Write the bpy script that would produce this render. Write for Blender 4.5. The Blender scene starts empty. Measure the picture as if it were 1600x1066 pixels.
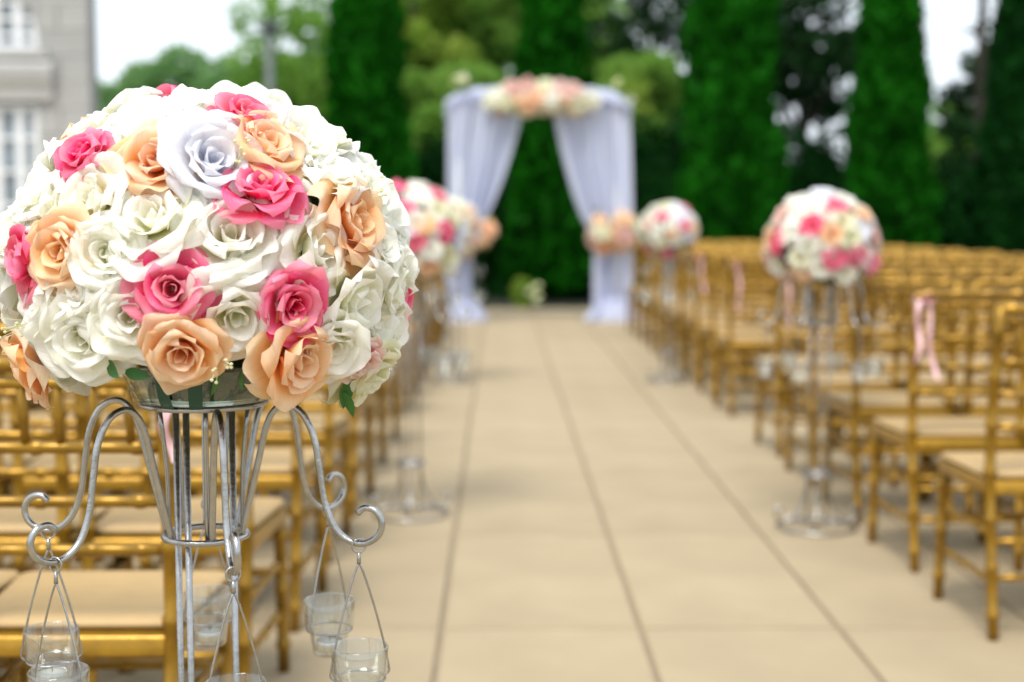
import bpy, math, random
import numpy as np
from mathutils import Vector, Matrix, Euler

SC = bpy.context.scene
COL = SC.collection
R = math.radians
rng = random.Random(7)

# ------------------------------------------------------------------ camera
CAM_H = 1.16
cd = bpy.data.cameras.new('camera')
cam = bpy.data.objects.new('camera', cd)
COL.objects.link(cam)
cd.sensor_width = 36.0
cd.lens = 50.0
cd.clip_start = 0.05
cd.clip_end = 500.0
cam.location = (0, 0, CAM_H)
cam.rotation_euler = (R(90 - 4.96), 0, R(-0.518))
cd.dof.use_dof = True
cd.dof.focus_distance = 1.64
cd.dof.aperture_fstop = 2.8
cd.dof.aperture_blades = 0
SC.camera = cam

# ------------------------------------------------------------------ sky
SUN_EL, SUN_AZ = 60.0, 200.0          # azimuth measured from +Y clockwise
w = bpy.data.worlds.new('World')
SC.world = w
w.use_nodes = True
nt = w.node_tree
bg = nt.nodes['Background']
sky = nt.nodes.new('ShaderNodeTexSky')
sky.sky_type = 'NISHITA'
sky.sun_disc = False
sky.sun_elevation = R(SUN_EL)
sky.sun_rotation = R(SUN_AZ)
sky.air_density = 1.0
sky.dust_density = 4.0
sky.ozone_density = 1.0
mixc = nt.nodes.new('ShaderNodeMixRGB')          # high thin overcast over the blue
mixc.inputs[0].default_value = 0.85
mixc.inputs[2].default_value = (7.2, 7.8, 8.4, 1)
nt.links.new(sky.outputs[0], mixc.inputs[1])
nt.links.new(mixc.outputs[0], bg.inputs[0])
bg.inputs[1].default_value = 0.1

# ------------------------------------------------------------------ sun
ld = bpy.data.lights.new('sun', 'SUN')
ld.energy = 2.0
ld.angle = R(26)
ld.color = (1.0, 0.95, 0.87)
sun = bpy.data.objects.new('sun', ld)
COL.objects.link(sun)
_d = Vector((math.sin(R(SUN_AZ)) * math.cos(R(SUN_EL)), math.cos(R(SUN_AZ)) * math.cos(R(SUN_EL)), math.sin(R(SUN_EL))))
sun.rotation_euler = _d.to_track_quat('Z', 'Y').to_euler()
sun.location = _d * 60

# ------------------------------------------------------------------ exposure
SC.view_settings.view_transform = 'Standard'
SC.view_settings.look = 'None'
SC.view_settings.gamma = 1.0
SC.view_settings.use_curve_mapping = False
SC.view_settings.exposure = 0.9
SC.render.engine = 'CYCLES'
SC.cycles.use_denoising = True
SC.cycles.max_bounces = 12
SC.cycles.diffuse_bounces = 8
SC.cycles.transparent_max_bounces = 12
SC.cycles.transmission_bounces = 8
SC.cycles.caustics_reflective = False
SC.cycles.caustics_refractive = False

CM = Euler(cam.rotation_euler).to_matrix()
F_PX = 1600 * 50 / 36.0


def ray(px, py):
    v = Vector(((px - 800) / F_PX, -(py - 533) / F_PX, -1.0))
    return (CM @ v).normalized()


def at(px, py, Y):
    d = ray(px, py)
    return Vector((0, 0, CAM_H)) + d * (Y / d.y)


# ------------------------------------------------------------------ materials
def nodes_of(m):
    return m.node_tree.nodes, m.node_tree.links, m.node_tree.nodes['Principled BSDF']


def mat(name, col, rough=0.5, metal=0.0, var=0.0, vscale=8.0, bump=0.0, bscale=60.0, objvar=0.0, spec=0.5):
    m = bpy.data.materials.new(name)
    m.use_nodes = True
    n, l, p = nodes_of(m)
    p.inputs['Base Color'].default_value = (*col, 1)
    p.inputs['Roughness'].default_value = rough
    p.inputs['Metallic'].default_value = metal
    p.inputs['Specular IOR Level'].default_value = spec
    tc = n.new('ShaderNodeTexCoord')
    out = None
    if var > 0:
        t = n.new('ShaderNodeTexNoise')
        t.inputs['Scale'].default_value = vscale
        t.inputs['Detail'].default_value = 6
        l.new(tc.outputs['Object'], t.inputs['Vector'])
        r = n.new('ShaderNodeMapRange')
        r.inputs[1].default_value = 0.3
        r.inputs[2].default_value = 0.7
        r.inputs[3].default_value = 1 - var
        r.inputs[4].default_value = 1 + var
        l.new(t.outputs['Fac'], r.inputs[0])
        mm = n.new('ShaderNodeMixRGB')
        mm.blend_type = 'MULTIPLY'
        mm.inputs[0].default_value = 1
        mm.inputs[1].default_value = (*col, 1)
        l.new(r.outputs[0], mm.inputs[2])
        out = mm.outputs[0]
    if objvar > 0:
        oi = n.new('ShaderNodeObjectInfo')
        r = n.new('ShaderNodeMapRange')
        r.inputs[3].default_value = 1 - objvar
        r.inputs[4].default_value = 1 + objvar
        l.new(oi.outputs['Random'], r.inputs[0])
        mm = n.new('ShaderNodeMixRGB')
        mm.blend_type = 'MULTIPLY'
        mm.inputs[0].default_value = 1
        mm.inputs[1].default_value = (*col, 1)
        if out:
            l.new(out, mm.inputs[1])
        l.new(r.outputs[0], mm.inputs[2])
        out = mm.outputs[0]
    if out:
        l.new(out, p.inputs['Base Color'])
    if bump > 0:
        t2 = n.new('ShaderNodeTexNoise')
        t2.inputs['Scale'].default_value = bscale
        t2.inputs['Detail'].default_value = 5
        l.new(tc.outputs['Object'], t2.inputs['Vector'])
        b = n.new('ShaderNodeBump')
        b.inputs['Strength'].default_value = bump
        b.inputs['Distance'].default_value = 0.01
        l.new(t2.outputs['Fac'], b.inputs['Height'])
        l.new(b.outputs[0], p.inputs['Normal'])
    return m


def add_translucency(m, fac, col):
    n, l, p = nodes_of(m)
    out = n['Material Output']
    t = n.new('ShaderNodeBsdfTranslucent')
    src = p.inputs['Base Color'].links
    if src and col is None:
        l.new(src[0].from_socket, t.inputs[0])
    else:
        t.inputs[0].default_value = (*(col or p.inputs['Base Color'].default_value[:3]), 1)
    mx = n.new('ShaderNodeMixShader')
    mx.inputs[0].default_value = fac
    l.new(p.outputs[0], mx.inputs[1])
    l.new(t.outputs[0], mx.inputs[2])
    l.new(mx.outputs[0], out.inputs[0])
    return m


def petal_mat(name, base, mid, rim):
    m = bpy.data.materials.new(name)
    m.use_nodes = True
    n, l, p = nodes_of(m)
    p.inputs['Roughness'].default_value = 0.62
    p.inputs['Specular IOR Level'].default_value = 0.25
    p.inputs['Sheen Weight'].default_value = 0.15
    uv = n.new('ShaderNodeUVMap')
    sep = n.new('ShaderNodeSeparateXYZ')
    l.new(uv.outputs[0], sep.inputs[0])
    nz = n.new('ShaderNodeTexNoise')
    nz.inputs['Scale'].default_value = 4.0
    nz.inputs['Detail'].default_value = 4
    mp = n.new('ShaderNodeMapping')
    mp.inputs['Scale'].default_value = (7, 0.7, 1)
    l.new(uv.outputs[0], mp.inputs[0])
    l.new(mp.outputs[0], nz.inputs['Vector'])
    ma = n.new('ShaderNodeMath')
    ma.operation = 'MULTIPLY_ADD'
    ma.inputs[1].default_value = 0.28
    l.new(nz.outputs['Fac'], ma.inputs[0])
    sub = n.new('ShaderNodeMath')
    sub.operation = 'SUBTRACT'
    sub.inputs[1].default_value = 0.14
    l.new(sep.outputs['Y'], ma.inputs[2])
    l.new(ma.outputs[0], sub.inputs[0])
    cr = n.new('ShaderNodeValToRGB')
    e = cr.color_ramp.elements
    e[0].position = 0.12
    e[0].color = (*base, 1)
    e[1].position = 0.95
    e[1].color = (*rim, 1)
    k = e.new(0.52)
    k.color = (*mid, 1)
    l.new(sub.outputs[0], cr.inputs[0])
    oi = n.new('ShaderNodeObjectInfo')          # every petal is dyed a little differently
    hs = n.new('ShaderNodeHueSaturation')
    rs = n.new('ShaderNodeMapRange')
    rs.inputs[3].default_value = 0.84
    rs.inputs[4].default_value = 1.14
    rh = n.new('ShaderNodeMapRange')
    rh.inputs[3].default_value = 0.492
    rh.inputs[4].default_value = 0.508
    fr = n.new('ShaderNodeMath')
    fr.operation = 'FRACT'
    m7 = n.new('ShaderNodeMath')
    m7.operation = 'MULTIPLY'
    m7.inputs[1].default_value = 7.31
    l.new(oi.outputs['Random'], rs.inputs[0])
    l.new(oi.outputs['Random'], m7.inputs[0])
    l.new(m7.outputs[0], fr.inputs[0])
    l.new(fr.outputs[0], rh.inputs[0])
    l.new(rs.outputs[0], hs.inputs['Saturation'])
    l.new(rh.outputs[0], hs.inputs['Hue'])
    l.new(cr.outputs[0], hs.inputs['Color'])
    l.new(hs.outputs[0], p.inputs['Base Color'])
    b = n.new('ShaderNodeBump')
    b.inputs['Strength'].default_value = 0.4
    b.inputs['Distance'].default_value = 0.0035
    l.new(nz.outputs['Fac'], b.inputs['Height'])
    l.new(b.outputs[0], p.inputs['Normal'])
    add_translucency(m, 0.42, None)
    return m


PET = {
    'white': petal_mat('ivory_petal', (0.84, 0.84, 0.52), (0.94, 0.935, 0.82), (0.955, 0.95, 0.91)),
    'lilac': petal_mat('cool_white_petal', (0.76, 0.79, 0.88), (0.86, 0.87, 0.93), (0.90, 0.90, 0.94)),
    'cream': petal_mat('cream_petal', (0.66, 0.62, 0.25), (0.84, 0.82, 0.52), (0.88, 0.87, 0.72)),
    'pink': petal_mat('pink_petal', (0.66, 0.006, 0.07), (0.90, 0.06, 0.205), (0.95, 0.30, 0.44)),
    'peach': petal_mat('peach_petal', (0.78, 0.28, 0.05), (0.94, 0.56, 0.23), (0.95, 0.75, 0.54)),
    'blush': petal_mat('blush_petal', (0.80, 0.30, 0.28), (0.88, 0.55, 0.48), (0.90, 0.76, 0.70)),
}
PET_WORD = {'white': 'ivory', 'lilac': 'cool white', 'cream': 'cream', 'pink': 'pink', 'peach': 'peach', 'blush': 'blush'}

M_GOLD = mat('gold_paint', (0.285, 0.155, 0.012), 0.32, 0.5, var=0.22, vscale=25, objvar=0.12, bump=0.08, bscale=90)
M_SEAT = mat('seat_cloth', (0.42, 0.285, 0.125), 0.55, 0, var=0.05, vscale=12, objvar=0.05, bump=0.05, bscale=200)
M_SILVER = mat('brushed_silver', (0.40, 0.395, 0.385), 0.27, 1.0, var=0.14, vscale=70, bump=0.1, bscale=140)
M_SLAB = mat('concrete_slab', (0.340, 0.272, 0.172), 0.8, 0, var=0.085, vscale=2.6, objvar=0.035, bump=0.12, bscale=120, spec=0.3)
M_JOINT = mat('joint_mortar', (0.265, 0.215, 0.145), 0.9, 0, var=0.1, vscale=6)
M_LAWN = mat('lawn', (0.022, 0.06, 0.012), 0.9, 0, var=0.4, vscale=1.5, bump=0.4, bscale=30)
M_SOIL = mat('planting_bed', (0.012, 0.016, 0.007), 0.95, 0, var=0.4, vscale=3, bump=0.5, bscale=20)
M_FOAM = mat('floral_foam', (0.030, 0.055, 0.018), 0.9, 0, var=0.35, vscale=30, bump=0.5, bscale=150)
M_LEAF = add_translucency(mat('rose_leaf', (0.03, 0.14, 0.02), 0.45, 0, var=0.25, vscale=40), 0.2, (0.08, 0.25, 0.02))
M_TAPE = mat('green_tape', (0.004, 0.06, 0.035), 0.35)
M_WAX = mat('candle_wax', (0.85, 0.84, 0.78), 0.5)
M_TIN = mat('tin_cup', (0.75, 0.75, 0.75), 0.25, 1.0)
M_RIBBON = add_translucency(mat('pink_ribbon', (0.78, 0.50, 0.53), 0.4, 0, var=0.08, vscale=20), 0.2, (0.9, 0.4, 0.45))
M_STONE = mat('limestone', (0.335, 0.335, 0.325), 0.85, 0, var=0.08, vscale=3, objvar=0.05, bump=0.15, bscale=40)
M_STONE_L = mat('pale_limestone', (0.40, 0.40, 0.39), 0.8, 0, var=0.06, vscale=3)
M_WINFRAME = mat('white_window_paint', (0.74, 0.76, 0.78), 0.5, 0, var=0.03)
M_PANE = mat('window_pane', (0.20, 0.24, 0.27), 0.12, 0, var=0.3, vscale=1.2, spec=0.8)
M_BARK = mat('bark', (0.030, 0.024, 0.018), 0.9, 0, var=0.4, vscale=6, bump=0.6, bscale=14)
M_POST = mat('dark_post_paint', (0.10, 0.12, 0.12), 0.5, 0, var=0.1)
M_LAMPHEAD = mat('lamp_head_metal', (0.035, 0.045, 0.05), 0.45)
M_LAMPGLASS = mat('lamp_lens', (0.5, 0.52, 0.5), 0.2)


def glass_mat(name, col, refl=0.16):
    """thin clear glass: sees through, brighter reflections towards the rims"""
    m = bpy.data.materials.new(name)
    m.use_nodes = True
    n, l, p = nodes_of(m)
    tr = n.new('ShaderNodeBsdfTransparent')
    tr.inputs[0].default_value = (*col, 1)
    gl = n.new('ShaderNodeBsdfGlossy')
    gl.inputs['Roughness'].default_value = 0.04
    lw = n.new('ShaderNodeLayerWeight')
    lw.inputs[0].default_value = 0.5
    pw = n.new('ShaderNodeMath')
    pw.operation = 'POWER'
    pw.inputs[1].default_value = 2.4
    l.new(lw.outputs['Facing'], pw.inputs[0])
    sc = n.new('ShaderNodeMath')
    sc.operation = 'MULTIPLY_ADD'
    sc.inputs[1].default_value = 0.7
    sc.inputs[2].default_value = refl * 0.35
    l.new(pw.outputs[0], sc.inputs[0])
    mx = n.new('ShaderNodeMixShader')
    l.new(sc.outputs[0], mx.inputs[0])
    l.new(tr.outputs[0], mx.inputs[1])
    l.new(gl.outputs[0], mx.inputs[2])
    l.new(mx.outputs[0], n['Material Output'].inputs[0])
    return m


M_GLASS = glass_mat('clear_glass', (0.94, 0.955, 0.95), 0.28)
M_DISH = glass_mat('dish_glass', (0.86, 0.92, 0.86), 0.2)


def fabric_mat():
    m = mat('sheer_voile', (0.70, 0.74, 0.90), 0.75, 0, var=0.03, vscale=5, bump=0.05, bscale=300, spec=0.2)
    add_translucency(m, 0.42, (0.70, 0.74, 0.90))
    n = m.node_tree.nodes
    l = m.node_tree.links
    out = n['Material Output']
    src = out.inputs[0].links[0].from_socket
    tr = n.new('ShaderNodeBsdfTransparent')
    mx = n.new('ShaderNodeMixShader')
    mx.inputs[0].default_value = 0.07
    l.new(src, mx.inputs[1])
    l.new(tr.outputs[0], mx.inputs[2])
    l.new(mx.outputs[0], out.inputs[0])
    return m


M_VOILE = fabric_mat()


def foliage_mat(name, dark, light, scale=1.6, trans=0.3):
    m = bpy.data.materials.new(name)
    m.use_nodes = True
    n, l, p = nodes_of(m)
    p.inputs['Roughness'].default_value = 0.6
    p.inputs['Specular IOR Level'].default_value = 0.04
    tc = n.new('ShaderNodeTexCoord')
    t = n.new('ShaderNodeTexNoise')
    t.inputs['Scale'].default_value = scale
    t.inputs['Detail'].default_value = 8
    t.inputs['Roughness'].default_value = 0.7
    l.new(tc.outputs['Object'], t.inputs['Vector'])
    cr = n.new('ShaderNodeValToRGB')
    e = cr.color_ramp.elements
    e[0].position = 0.34
    e[0].color = (*dark, 1)
    e[1].position = 0.68
    e[1].color = (*light, 1)
    l.new(t.outputs['Fac'], cr.inputs[0])
    l.new(cr.outputs[0], p.inputs['Base Color'])
    add_translucency(m, trans, None)
    return m


M_CONIFER = foliage_mat('arborvitae_foliage', (0.002, 0.030, 0.001), (0.012, 0.145, 0.005), 1.15, 0.15)
M_SHRUB = foliage_mat('dark_shrub_foliage', (0.002, 0.022, 0.004), (0.008, 0.060, 0.008), 2.0, 0.15)
M_TREE = foliage_mat('broadleaf_foliage', (0.14, 0.30, 0.04), (0.26, 0.43, 0.09), 0.9, 0.6)
M_TREE_Y = foliage_mat('yellow_green_foliage', (0.16, 0.31, 0.03), (0.36, 0.45, 0.09), 1.1, 0.6)
M_TREE_D = foliage_mat('dark_tree_foliage', (0.004, 0.022, 0.006), (0.020, 0.060, 0.016), 1.2, 0.2)
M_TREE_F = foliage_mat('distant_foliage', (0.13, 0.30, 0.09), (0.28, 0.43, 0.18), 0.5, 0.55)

# ------------------------------------------------------------------ mesh helpers


class MB:
    def __init__(self):
        self.v, self.f, self.uv = [], [], []

    def add(self, vs, fs, uvs=None):
        o = len(self.v)
        self.v += [tuple(x) for x in vs]
        self.f += [tuple(i + o for i in f) for f in fs]
        if uvs is not None:
            self.uv += list(uvs)
        return self

    def box(self, x0, x1, y0, y1, z0, z1):
        vs = [(x, y, z) for z in (z0, z1) for y in (y0, y1) for x in (x0, x1)]
        fs = [(0, 2, 3, 1), (4, 5, 7, 6), (0, 1, 5, 4), (2, 6, 7, 3), (0, 4, 6, 2), (1, 3, 7, 5)]
        return self.add(vs, fs)

    def tube(self, path, rad, n=8, caps=True, closed=False):
        P = [Vector(p) for p in path]
        m = len(P)
        rs = rad if isinstance(rad, (list, tuple)) else [rad] * m
        vs, fs = [], []
        t0 = (P[1] - P[0]).normalized()
        up = Vector((0, 0, 1)) if abs(t0.z) < 0.9 else Vector((1, 0, 0))
        nrm = (up - t0 * up.dot(t0)).normalized()
        for i in range(m):
            if closed:
                t = (P[(i + 1) % m] - P[i - 1]).normalized()
            elif i == 0:
                t = t0
            elif i == m - 1:
                t = (P[-1] - P[-2]).normalized()
            else:
                t = (P[i + 1] - P[i - 1]).normalized()
            nrm = (nrm - t * nrm.dot(t))
            nrm = nrm.normalized() if nrm.length > 1e-6 else t.orthogonal().normalized()
            b = t.cross(nrm)
            for k in range(n):
                a = 2 * math.pi * k / n
                vs.append(P[i] + (nrm * math.cos(a) + b * math.sin(a)) * rs[i])
        seg = m if closed else m - 1
        for i in range(seg):
            j = (i + 1) % m
            for k in range(n):
                fs.append((i * n + k, i * n + (k + 1) % n, j * n + (k + 1) % n, j * n + k))
        if caps and not closed:
            fs.append(tuple(reversed(range(n))))
            fs.append(tuple(range((m - 1) * n, m * n)))
        return self.add(vs, fs)

    def lathe(self, prof, n=24, center=(0, 0, 0), close=False):
        vs, fs = [], []
        m = len(prof)
        for r, z in prof:
            for k in range(n):
                a = 2 * math.pi * k / n
                vs.append((center[0] + r * math.cos(a), center[1] + r * math.sin(a), center[2] + z))
        for i in range(m if close else m - 1):
            j = (i + 1) % m
            for k in range(n):
                fs.append((i * n + k, i * n + (k + 1) % n, j * n + (k + 1) % n, j * n + k))
        if not close:
            fs.append(tuple(reversed(range(n))))
            fs.append(tuple(range((m - 1) * n, m * n)))
        return self.add(vs, fs)

    def mesh(self, name, m=None, smooth=True):
        me = bpy.data.meshes.new(name)
        me.from_pydata(self.v, [], self.f)
        if m:
            me.materials.append(m)
        if self.uv:
            uvl = me.uv_layers.new(name='UVMap')
            li = np.empty(len(me.loops), dtype=np.int32)
            me.loops.foreach_get('vertex_index', li)
            a = np.array(self.uv, dtype=np.float32)[li]
            uvl.data.foreach_set('uv', a.ravel())
        if smooth:
            me.polygons.foreach_set('use_smooth', [True] * len(me.polygons))
        me.update()
        return me


def smooth_sharp(me, deg=40):
    try:
        me.set_sharp_from_angle(angle=R(deg))
    except Exception:
        pass
    return me


def add_obj(name, me, parent=None, loc=(0, 0, 0), rot=(0, 0, 0)):
    o = bpy.data.objects.new(name, me)
    COL.objects.link(o)
    o.location = loc
    o.rotation_euler = rot
    if parent:
        o.parent = parent
    return o


def tag(o, label=None, cat=None, group=None, kind=None):
    if label:
        o['label'] = label
    if cat:
        o['category'] = cat
    if group:
        o['group'] = group
    if kind:
        o['kind'] = kind
    return o


def thing(name, label, cat, loc=(0, 0, 0), rz=0.0, group=None):
    o = bpy.data.objects.new(name, None)
    COL.objects.link(o)
    o.empty_display_size = 0.1
    o.location = loc
    o.rotation_euler = (0, 0, rz)
    return tag(o, label, cat, group)


def copy_tree(src, parts, loc, rz, label):
    r = src.copy()
    COL.objects.link(r)
    r.location = loc
    r.rotation_euler = (0, 0, rz)
    r['label'] = label
    for p in parts:
        c = p.copy()
        COL.objects.link(c)
        c.parent = r
    return r


def spline(pts, n):
    """Catmull-Rom through pts, n samples per segment."""
    P = [Vector(p) for p in pts]
    P = [P[0] * 2 - P[1]] + P + [P[-1] * 2 - P[-2]]
    out = []
    for i in range(1, len(P) - 2):
        a, b, c, d = P[i - 1:i + 3]
        for k in range(n):
            t = k / n
            out.append(0.5 * ((2 * b) + (c - a) * t + (2 * a - 5 * b + 4 * c - d) * t * t + (3 * b - a - 3 * c + d) * t ** 3))
    out.append(P[-2])
    return out


ORD = ['first', 'second', 'third', 'fourth', 'fifth', 'sixth', 'seventh', 'eighth', 'ninth', 'tenth',
       'eleventh', 'twelfth', 'thirteenth', 'fourteenth', 'fifteenth', 'sixteenth']

# ================================================================== SETTING
g = MB()
g.add([(-260, -40, -0.10), (260, -40, -0.10), (260, 420, -0.10), (-260, 420, -0.10)], [(0, 1, 2, 3)])
tag(add_obj('ground', g.mesh('ground', M_LAWN, False)), kind='structure')

PX0, SX = 0.40, 0.565
PY0, SY = 3.96, 1.19
JW = 0.013
xs0, xs1 = -8, 10            # slab columns
ys0, ys1 = -3, 12            # slab rows
x_lo, x_hi = PX0 + xs0 * SX, PX0 + xs1 * SX
y_lo, y_hi = PY0 + ys0 * SY, PY0 + ys1 * SY
b = MB().box(x_lo - 0.01, x_hi + 0.01, y_lo - 0.01, y_hi + 0.01, -0.18, -0.014)
patio = add_obj('patio', b.mesh('patio_base', M_JOINT, False))
tag(patio, kind='structure')


def slab_mesh():
    hx, hy, c = SX / 2 - JW / 2, SY / 2 - JW * 0.75, 0.005
    vs = [(-hx, -hy, -0.05), (hx, -hy, -0.05), (hx, hy, -0.05), (-hx, hy, -0.05),
          (-hx, -hy, -c), (hx, -hy, -c), (hx, hy, -c), (-hx, hy, -c),
          (-hx + c, -hy + c, 0), (hx - c, -hy + c, 0), (hx - c, hy - c, 0), (-hx + c, hy - c, 0)]
    fs = [(0, 3, 2, 1), (8, 9, 10, 11)]
    for i in range(4):
        j = (i + 1) % 4
        fs += [(i, j, j + 4, i + 4), (i + 4, j + 4, j + 8, i + 8)]
    return MB().add(vs, fs).mesh('paving_slab', M_SLAB, False)


sm = slab_mesh()
for i in range(xs0, xs1):
    for j in range(ys0, ys1):
        o = add_obj('paving_slab', sm, patio, (PX0 + (i + 0.5) * SX, PY0 + (j + 0.5) * SY, rng.uniform(-0.0015, 0.0)))
# planting bed behind the patio
b = MB().box(-9, 11, y_hi + 0.03, y_hi + 6.0, -0.16, -0.05)
tag(add_obj('planting_bed', b.mesh('planting_bed', M_SOIL, False)), kind='structure')
# plain paving out to both sides of the slabs and behind the camera
b = MB()
b.box(-14, x_lo - 0.02, -4, y_hi, -0.17, -0.006)
b.box(x_hi + 0.02, 14, -4, y_hi, -0.17, -0.006)
b.box(x_lo - 0.02, x_hi + 0.02, -4, y_lo - 0.02, -0.17, -0.006)
tag(add_obj('pavement', b.mesh('pavement', M_SLAB, False)), kind='structure')

# ------------------------------------------------------------------ building
BY = 17.0                     # front face distance
BX = at(140, 100, BY).x       # right corner


def zpx(py, Y):
    return at(400, py, Y).z


bld = thing('stone_building', 'pale limestone building with white framed windows beside the terrace', 'building', (0, BY, 0))
BT = 0.16
XL = BX - 7.5
b = MB().box(XL, BX - 0.03, BT + 0.002, 0.45, -0.1, 9.0).box(XL, BX - 2.75, 0.452, 9.0, -0.1, 9.0)
add_obj('wall', b.mesh('wall', M_STONE, False), bld)
wc1, wc2 = at(-4, 300, BY).x, at(-2, 300, BY).x
lw = (wc1 - 0.50, wc1 + 0.50, zpx(372, BY), zpx(163, BY))
up_sill = zpx(78, BY)
up_spring = up_sill + 0.22
uw = (wc2 - 0.50, wc2 + 0.50, up_sill, up_spring + 0.52)
openings = []
for k in range(3):
    dx = -2.3 * k
    openings += [(lw[0] + dx, lw[1] + dx, lw[2], lw[3]), (uw[0] + dx, uw[1] + dx, uw[2], uw[3])]
# ashlar courses cut around the openings
ch = 0.305
bm_cache = {}


def block(x0, x1, z0, z1):
    key = (round(x1 - x0, 2), round(z1 - z0, 2))
    if key not in bm_cache:
        hx, hz, c = key[0] / 2 - 0.004, key[1] / 2 - 0.004, 0.008
        vs = [(-hx, BT, -hz), (hx, BT, -hz), (hx, BT, hz), (-hx, BT, hz),
              (-hx, c, -hz), (hx, c, -hz), (hx, c, hz), (-hx, c, hz),
              (-hx + c, 0, -hz + c), (hx - c, 0, -hz + c), (hx - c, 0, hz - c), (-hx + c, 0, hz - c)]
        fs = [(0, 1, 2, 3), (8, 11, 10, 9)]
        for i in range(4):
            j = (i + 1) % 4
            fs += [(i, i + 4, j + 4, j), (i + 4, i + 8, j + 8, j + 4)]
        bm_cache[key] = MB().add(vs, fs).mesh('stone_block', M_STONE, False)
    add_obj('stone_block', bm_cache[key], bld, ((x0 + x1) / 2, rng.uniform(0, 0.004), (z0 + z1) / 2))


z = 0.0
row = 0
while z < 5.4:
    cuts = [(BX - 3.2, BX)]
    for (a0, a1, c0, c1) in openings:
        if z + ch > c0 + 0.02 and z < c1 - 0.02:
            nc = []
            for (s, e) in cuts:
                if a1 <= s or a0 >= e:
                    nc.append((s, e))
                else:
                    if a0 > s:
                        nc.append((s, a0))
                    if a1 < e:
                        nc.append((a1, e))
            cuts = nc
    for (s, e) in cuts:
        x = e
        first = True
        while x - s > 0.02:
            L = 0.62 if not (first and row % 2) else 0.36
            if x - s - L < 0.2:
                L = x - s
            block(x - L, x, z, z + ch)
            x -= L
            first = False
    z += ch
    row += 1
b = MB().box(XL, BX - 3.2, 0.0, BT, -0.1, 9.0).box(BX - 3.2, BX, 0.0, BT, z, 9.0)
add_obj('wall', b.mesh('wall_far', M_STONE, False), bld)
b = MB().box(XL, BX + 0.05, -0.06, -0.002, -0.08, 0.25)
add_obj('plinth', b.mesh('plinth', M_STONE_L, False), bld)


def window(x0, x1, z0, z1, arch):
    f = MB()
    t = 0.07
    yf0, yf1 = 0.05, 0.11
    f.box(x0, x0 + t, yf0, yf1, z0, z1)
    f.box(x1 - t, x1, yf0, yf1, z0, z1)
    f.box(x0 + t, x1 - t, yf0, yf1, z0, z0 + t)
    f.box(x0 + t, x1 - t, yf0, yf1, z1 - t, z1)
    fr = add_obj('window', f.mesh('window_frame', M_WINFRAME, False), bld)
    w_ = (x1 - x0)
    mb = MB()
    for q in (0.23, 0.5, 0.77):
        cx = x0 + w_ * q
        mb.box(cx - 0.045, cx + 0.045, yf0 + 0.005, yf1 - 0.005, z0 + t, z1 - t)
    nrow = 4
    for q in range(1, nrow):
        cz = z0 + (z1 - z0) * q / nrow
        mb.box(x0 + t, x1 - t, yf0 + 0.012, yf1 - 0.012, cz - 0.02, cz + 0.02)
    add_obj('glazing_bar', mb.mesh('glazing_bar', M_WINFRAME, False), fr)
    p = MB().box(x0 + 0.01, x1 - 0.01, 0.118, 0.128, z0 + 0.01, z1 - 0.01)
    add_obj('pane', p.mesh('pane', M_PANE, False), fr)


def arch_spandrel(x0, x1, zs, zt):
    """stone infill over an arched opening: curved underside, flat top"""
    cx, r = (x0 + x1) / 2, (x1 - x0) / 2
    n = 14
    vs, fs = [], []
    for i in range(n + 1):
        a = math.pi * i / n
        x = cx - r * math.cos(a)
        zz = zs + 0.5 * math.sin(a)
        for y in (0.002, 0.11):
            vs.append((x, y, zz))
            vs.append((x, y, zt + 0.02))
    for i in range(n):
        o = i * 4
        fs += [(o, o + 4, o + 5, o + 1), (o + 2, o + 3, o + 7, o + 6), (o, o + 2, o + 6, o + 4)]
    return MB().add(vs, fs)


for k in range(2):
    dx = -2.3 * k
    window(lw[0] + dx, lw[1] + dx, lw[2], lw[3], False)
    window(uw[0] + dx, uw[1] + dx, uw[2], uw[3], True)
    add_obj('arch_stone', arch_spandrel(uw[0] + dx + .003, uw[1] + dx - .003, up_spring, uw[3]).mesh('arch_stone', M_STONE, False), bld)
    s = MB().box(uw[0] + dx - 0.14, uw[1] + dx + 0.14, -0.10, -0.003, up_sill - 0.11, up_sill)
    add_obj('sill', s.mesh('sill', M_STONE_L, False), bld)
    s = MB().box(lw[0] + dx - 0.1, lw[1] + dx + 0.1, -0.08, -0.003, lw[2] - 0.10, lw[2])
    add_obj('sill', s.mesh('sill', M_STONE_L, False), bld)
    # moulded hood over the lower window, with rounded ends
    zt = lw[3]
    prof = [(-0.003, 0.03), (-0.06, 0.04), (-0.07, 0.16), (-0.10, 0.22), (-0.14, 0.36), (-0.14, 0.44), (-0.06, 0.50), (-0.003, 0.50)]
    hx0, hx1 = lw[0] + dx - 0.19, lw[1] + dx + 0.19
    vs = [(hx0 - min(0, y) * -0.2, y, zt + zz) for y, zz in prof] + [(hx1 + min(0, y) * -0.2, y, zt + zz) for y, zz in prof]
    n = len(prof)
    fs = [(i, i + 1, n + i + 1, n + i) for i in range(n - 1)] + [tuple(range(n)), tuple(reversed(range(n, 2 * n)))]
    add_obj('window_hood', MB().add(vs, fs).mesh('window_hood', M_STONE_L, False), bld)
# right flank, shaped with a drainpipe-like pilaster of quoins already in the courses
# ------------------------------------------------------------------ foliage


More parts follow.
